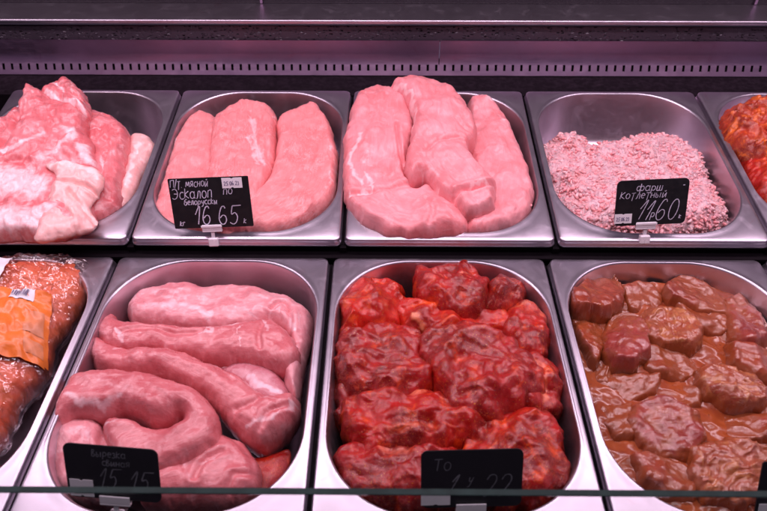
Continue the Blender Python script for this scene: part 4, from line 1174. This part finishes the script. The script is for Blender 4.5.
# slotted panel leaning back
p0 = Vector((0, yd, zd + 0.001))
lean = R(26)
dirp = Vector((0, math.sin(lean), math.cos(lean))); nrm = Vector((0, -math.cos(lean), math.sin(lean)))
def along_for(py):
    d = ray(383.5, py); o = Vector((0, 0, CAM_H))
    k = (p0 - o).dot(nrm) / d.dot(nrm)
    return (o + d * k - p0).dot(dirp)
s1, s2, s3 = along_for(70.8), along_for(64.6), along_for(41)
print('panel', s1, s2, s3)
pf = lambda x, s_, n: p0 + Vector((x, 0, 0)) + dirp * s_ + nrm * n
lean2 = R(3)
dir2 = Vector((0, math.sin(lean2), math.cos(lean2))); nrm2 = Vector((0, -math.cos(lean2), math.sin(lean2)))
pb = p0 + dirp * (s2 + 0.010)
def along2(py):
    d = ray(383.5, py); o = Vector((0, 0, CAM_H))
    k = (pb - o).dot(nrm2) / d.dot(nrm2)
    return (o + d * k - pb).dot(dir2)
s3b = along2(41)
pf2 = lambda x, s_, n: pb + Vector((x, 0, 0)) + dir2 * s_ + nrm2 * n
g = Geo()
g.box(X0, X1, 0.0, s1, -0.0015, 0, pf)
for xa, xb in ((X0, 0.0835), (0.085, X1)):
    b = len(g.v)
    prof = [pf(0, s2, 0)]
    cur = prof[0].copy(); nseg = 12; run = (pb - cur).length * 1.9
    for k in range(1, nseg + 1):      # a soft roll between the slotted foot and the upright part
        an = lean + (lean2 - lean) * (k / nseg)
        cur = cur + Vector((0, math.sin(an), math.cos(an))) * (run / nseg)
        prof.append(cur.copy())
    topz = at_y(41, cur.y)
    prof.append(cur + Vector((0, math.sin(lean2), math.cos(lean2))) * (topz - cur.z))
    q_top = prof[-1].copy()
    for p in prof:
        for off in (0.0, 0.0015):
            for xx in (xa, xb):
                g.v.append(Vector((xx, p.y + off, p.z)))
    for k in range(len(prof) - 1):
        q = b + 4 * k
        g.f += [(q, q + 1, q + 5, q + 4), (q + 2, q + 6, q + 7, q + 3), (q, q + 4, q + 6, q + 2), (q + 1, q + 3, q + 7, q + 5)]
x = X0
while x < X1:
    g.box(x, x + 0.0100, s1, s2, -0.0015, 0.0, pf)
    x += 0.0140
g.build('slotted_panel', M['panel'], case)
g = Geo(); g.box(X0, X1, 0.0, s2 + 0.01, -0.007, -0.006, pf); g.build('duct_back', M['deck'], case)
# honeycomb strip, then bright ledge edge, then dark back wall
q0 = q_top
yh = q0.y + 0.004
zh0, zh1 = at_y(40.5, yh), at_y(26, yh)
g = Geo(); g.box(X0, X1, yh, yh + 0.003, zh0 - 0.002, zh1); g.build('honeycomb_grille', M['honey'], case)
ze0, ze1 = at_y(25.5, yh - 0.008), at_y(20.5, yh - 0.008)
g = Geo(); g.box(X0, X1, yh - 0.008, yh + 0.06, ze0, ze1); g.build('ledge', M['rim'], case, bevel=0.0022)
g = Geo(); g.box(X0, X1, yh + 0.0605, yh + 0.066, zh0, zh1 + 0.4)
g.build('back_wall', M['darkpanel'], case)
for xs in (-0.21, 0.60):
    g = Geo(); g.box(xs, xs + 0.004, yh + 0.056, yh + 0.060, ze1 + 0.001, zh1 + 0.4)
    g.build('back_wall_strip', M['panel'], case)
# front glass: low pane whose polished top edge crosses the picture
yg = tn_f - 0.030
zg = at_y(494.5, yg)
print('glass', yg, zg)
g = Geo(); g.box(X0, X1, yg, yg + 0.0048, -0.15, zg - 0.0012); g.build('front_glass', M['glass'], case)
g = Geo(); g.box(X0, X1, yg - 0.0001, yg + 0.0049, zg - 0.0012, zg); g.build('front_glass_edge', M['glassedge'], case, bevel=0.0004)

# ------------------------------------------------------------------ light
w = bpy.data.worlds.new('World'); SC.world = w; w.use_nodes = True
bg = w.node_tree.nodes['Background']
bg.inputs[0].default_value = (0.66, 0.46, 0.78, 1); bg.inputs[1].default_value = 0.16

def area(name, loc, aim, sx, sy, power, col):
    l = bpy.data.lights.new(name, 'AREA'); l.shape = 'RECTANGLE'; l.size = sx; l.size_y = sy; l.energy = power; l.color = col
    o = bpy.data.objects.new(name, l); o.location = loc
    o.rotation_euler = (Vector(aim) - Vector(loc)).to_track_quat('-Z', 'Y').to_euler()
    COL.objects.link(o); return o
area('case_tube', (0.0, 0.77, 0.66), (0, 0.74, 0), 2.4, 0.055, 11.5, (1.0, 0.74, 0.88))
area('case_tube_front', (0.0, 0.44, 0.72), (0, 0.62, 0), 2.2, 0.035, 5.5, (1.0, 0.76, 0.88))
area('shop_ceiling', (0.3, -0.2, 2.2), (0, 0.7, 0), 1.2, 0.2, 6, (0.95, 0.88, 1.0))

SC.view_settings.view_transform = 'Standard'
SC.view_settings.look = 'None'
SC.view_settings.exposure = -0.12
SC.view_settings.gamma = 1.0
SC.cycles.max_bounces = 8
SC.cycles.transparent_max_bounces = 12
SC.cycles.caustics_reflective = False
SC.cycles.caustics_refractive = False
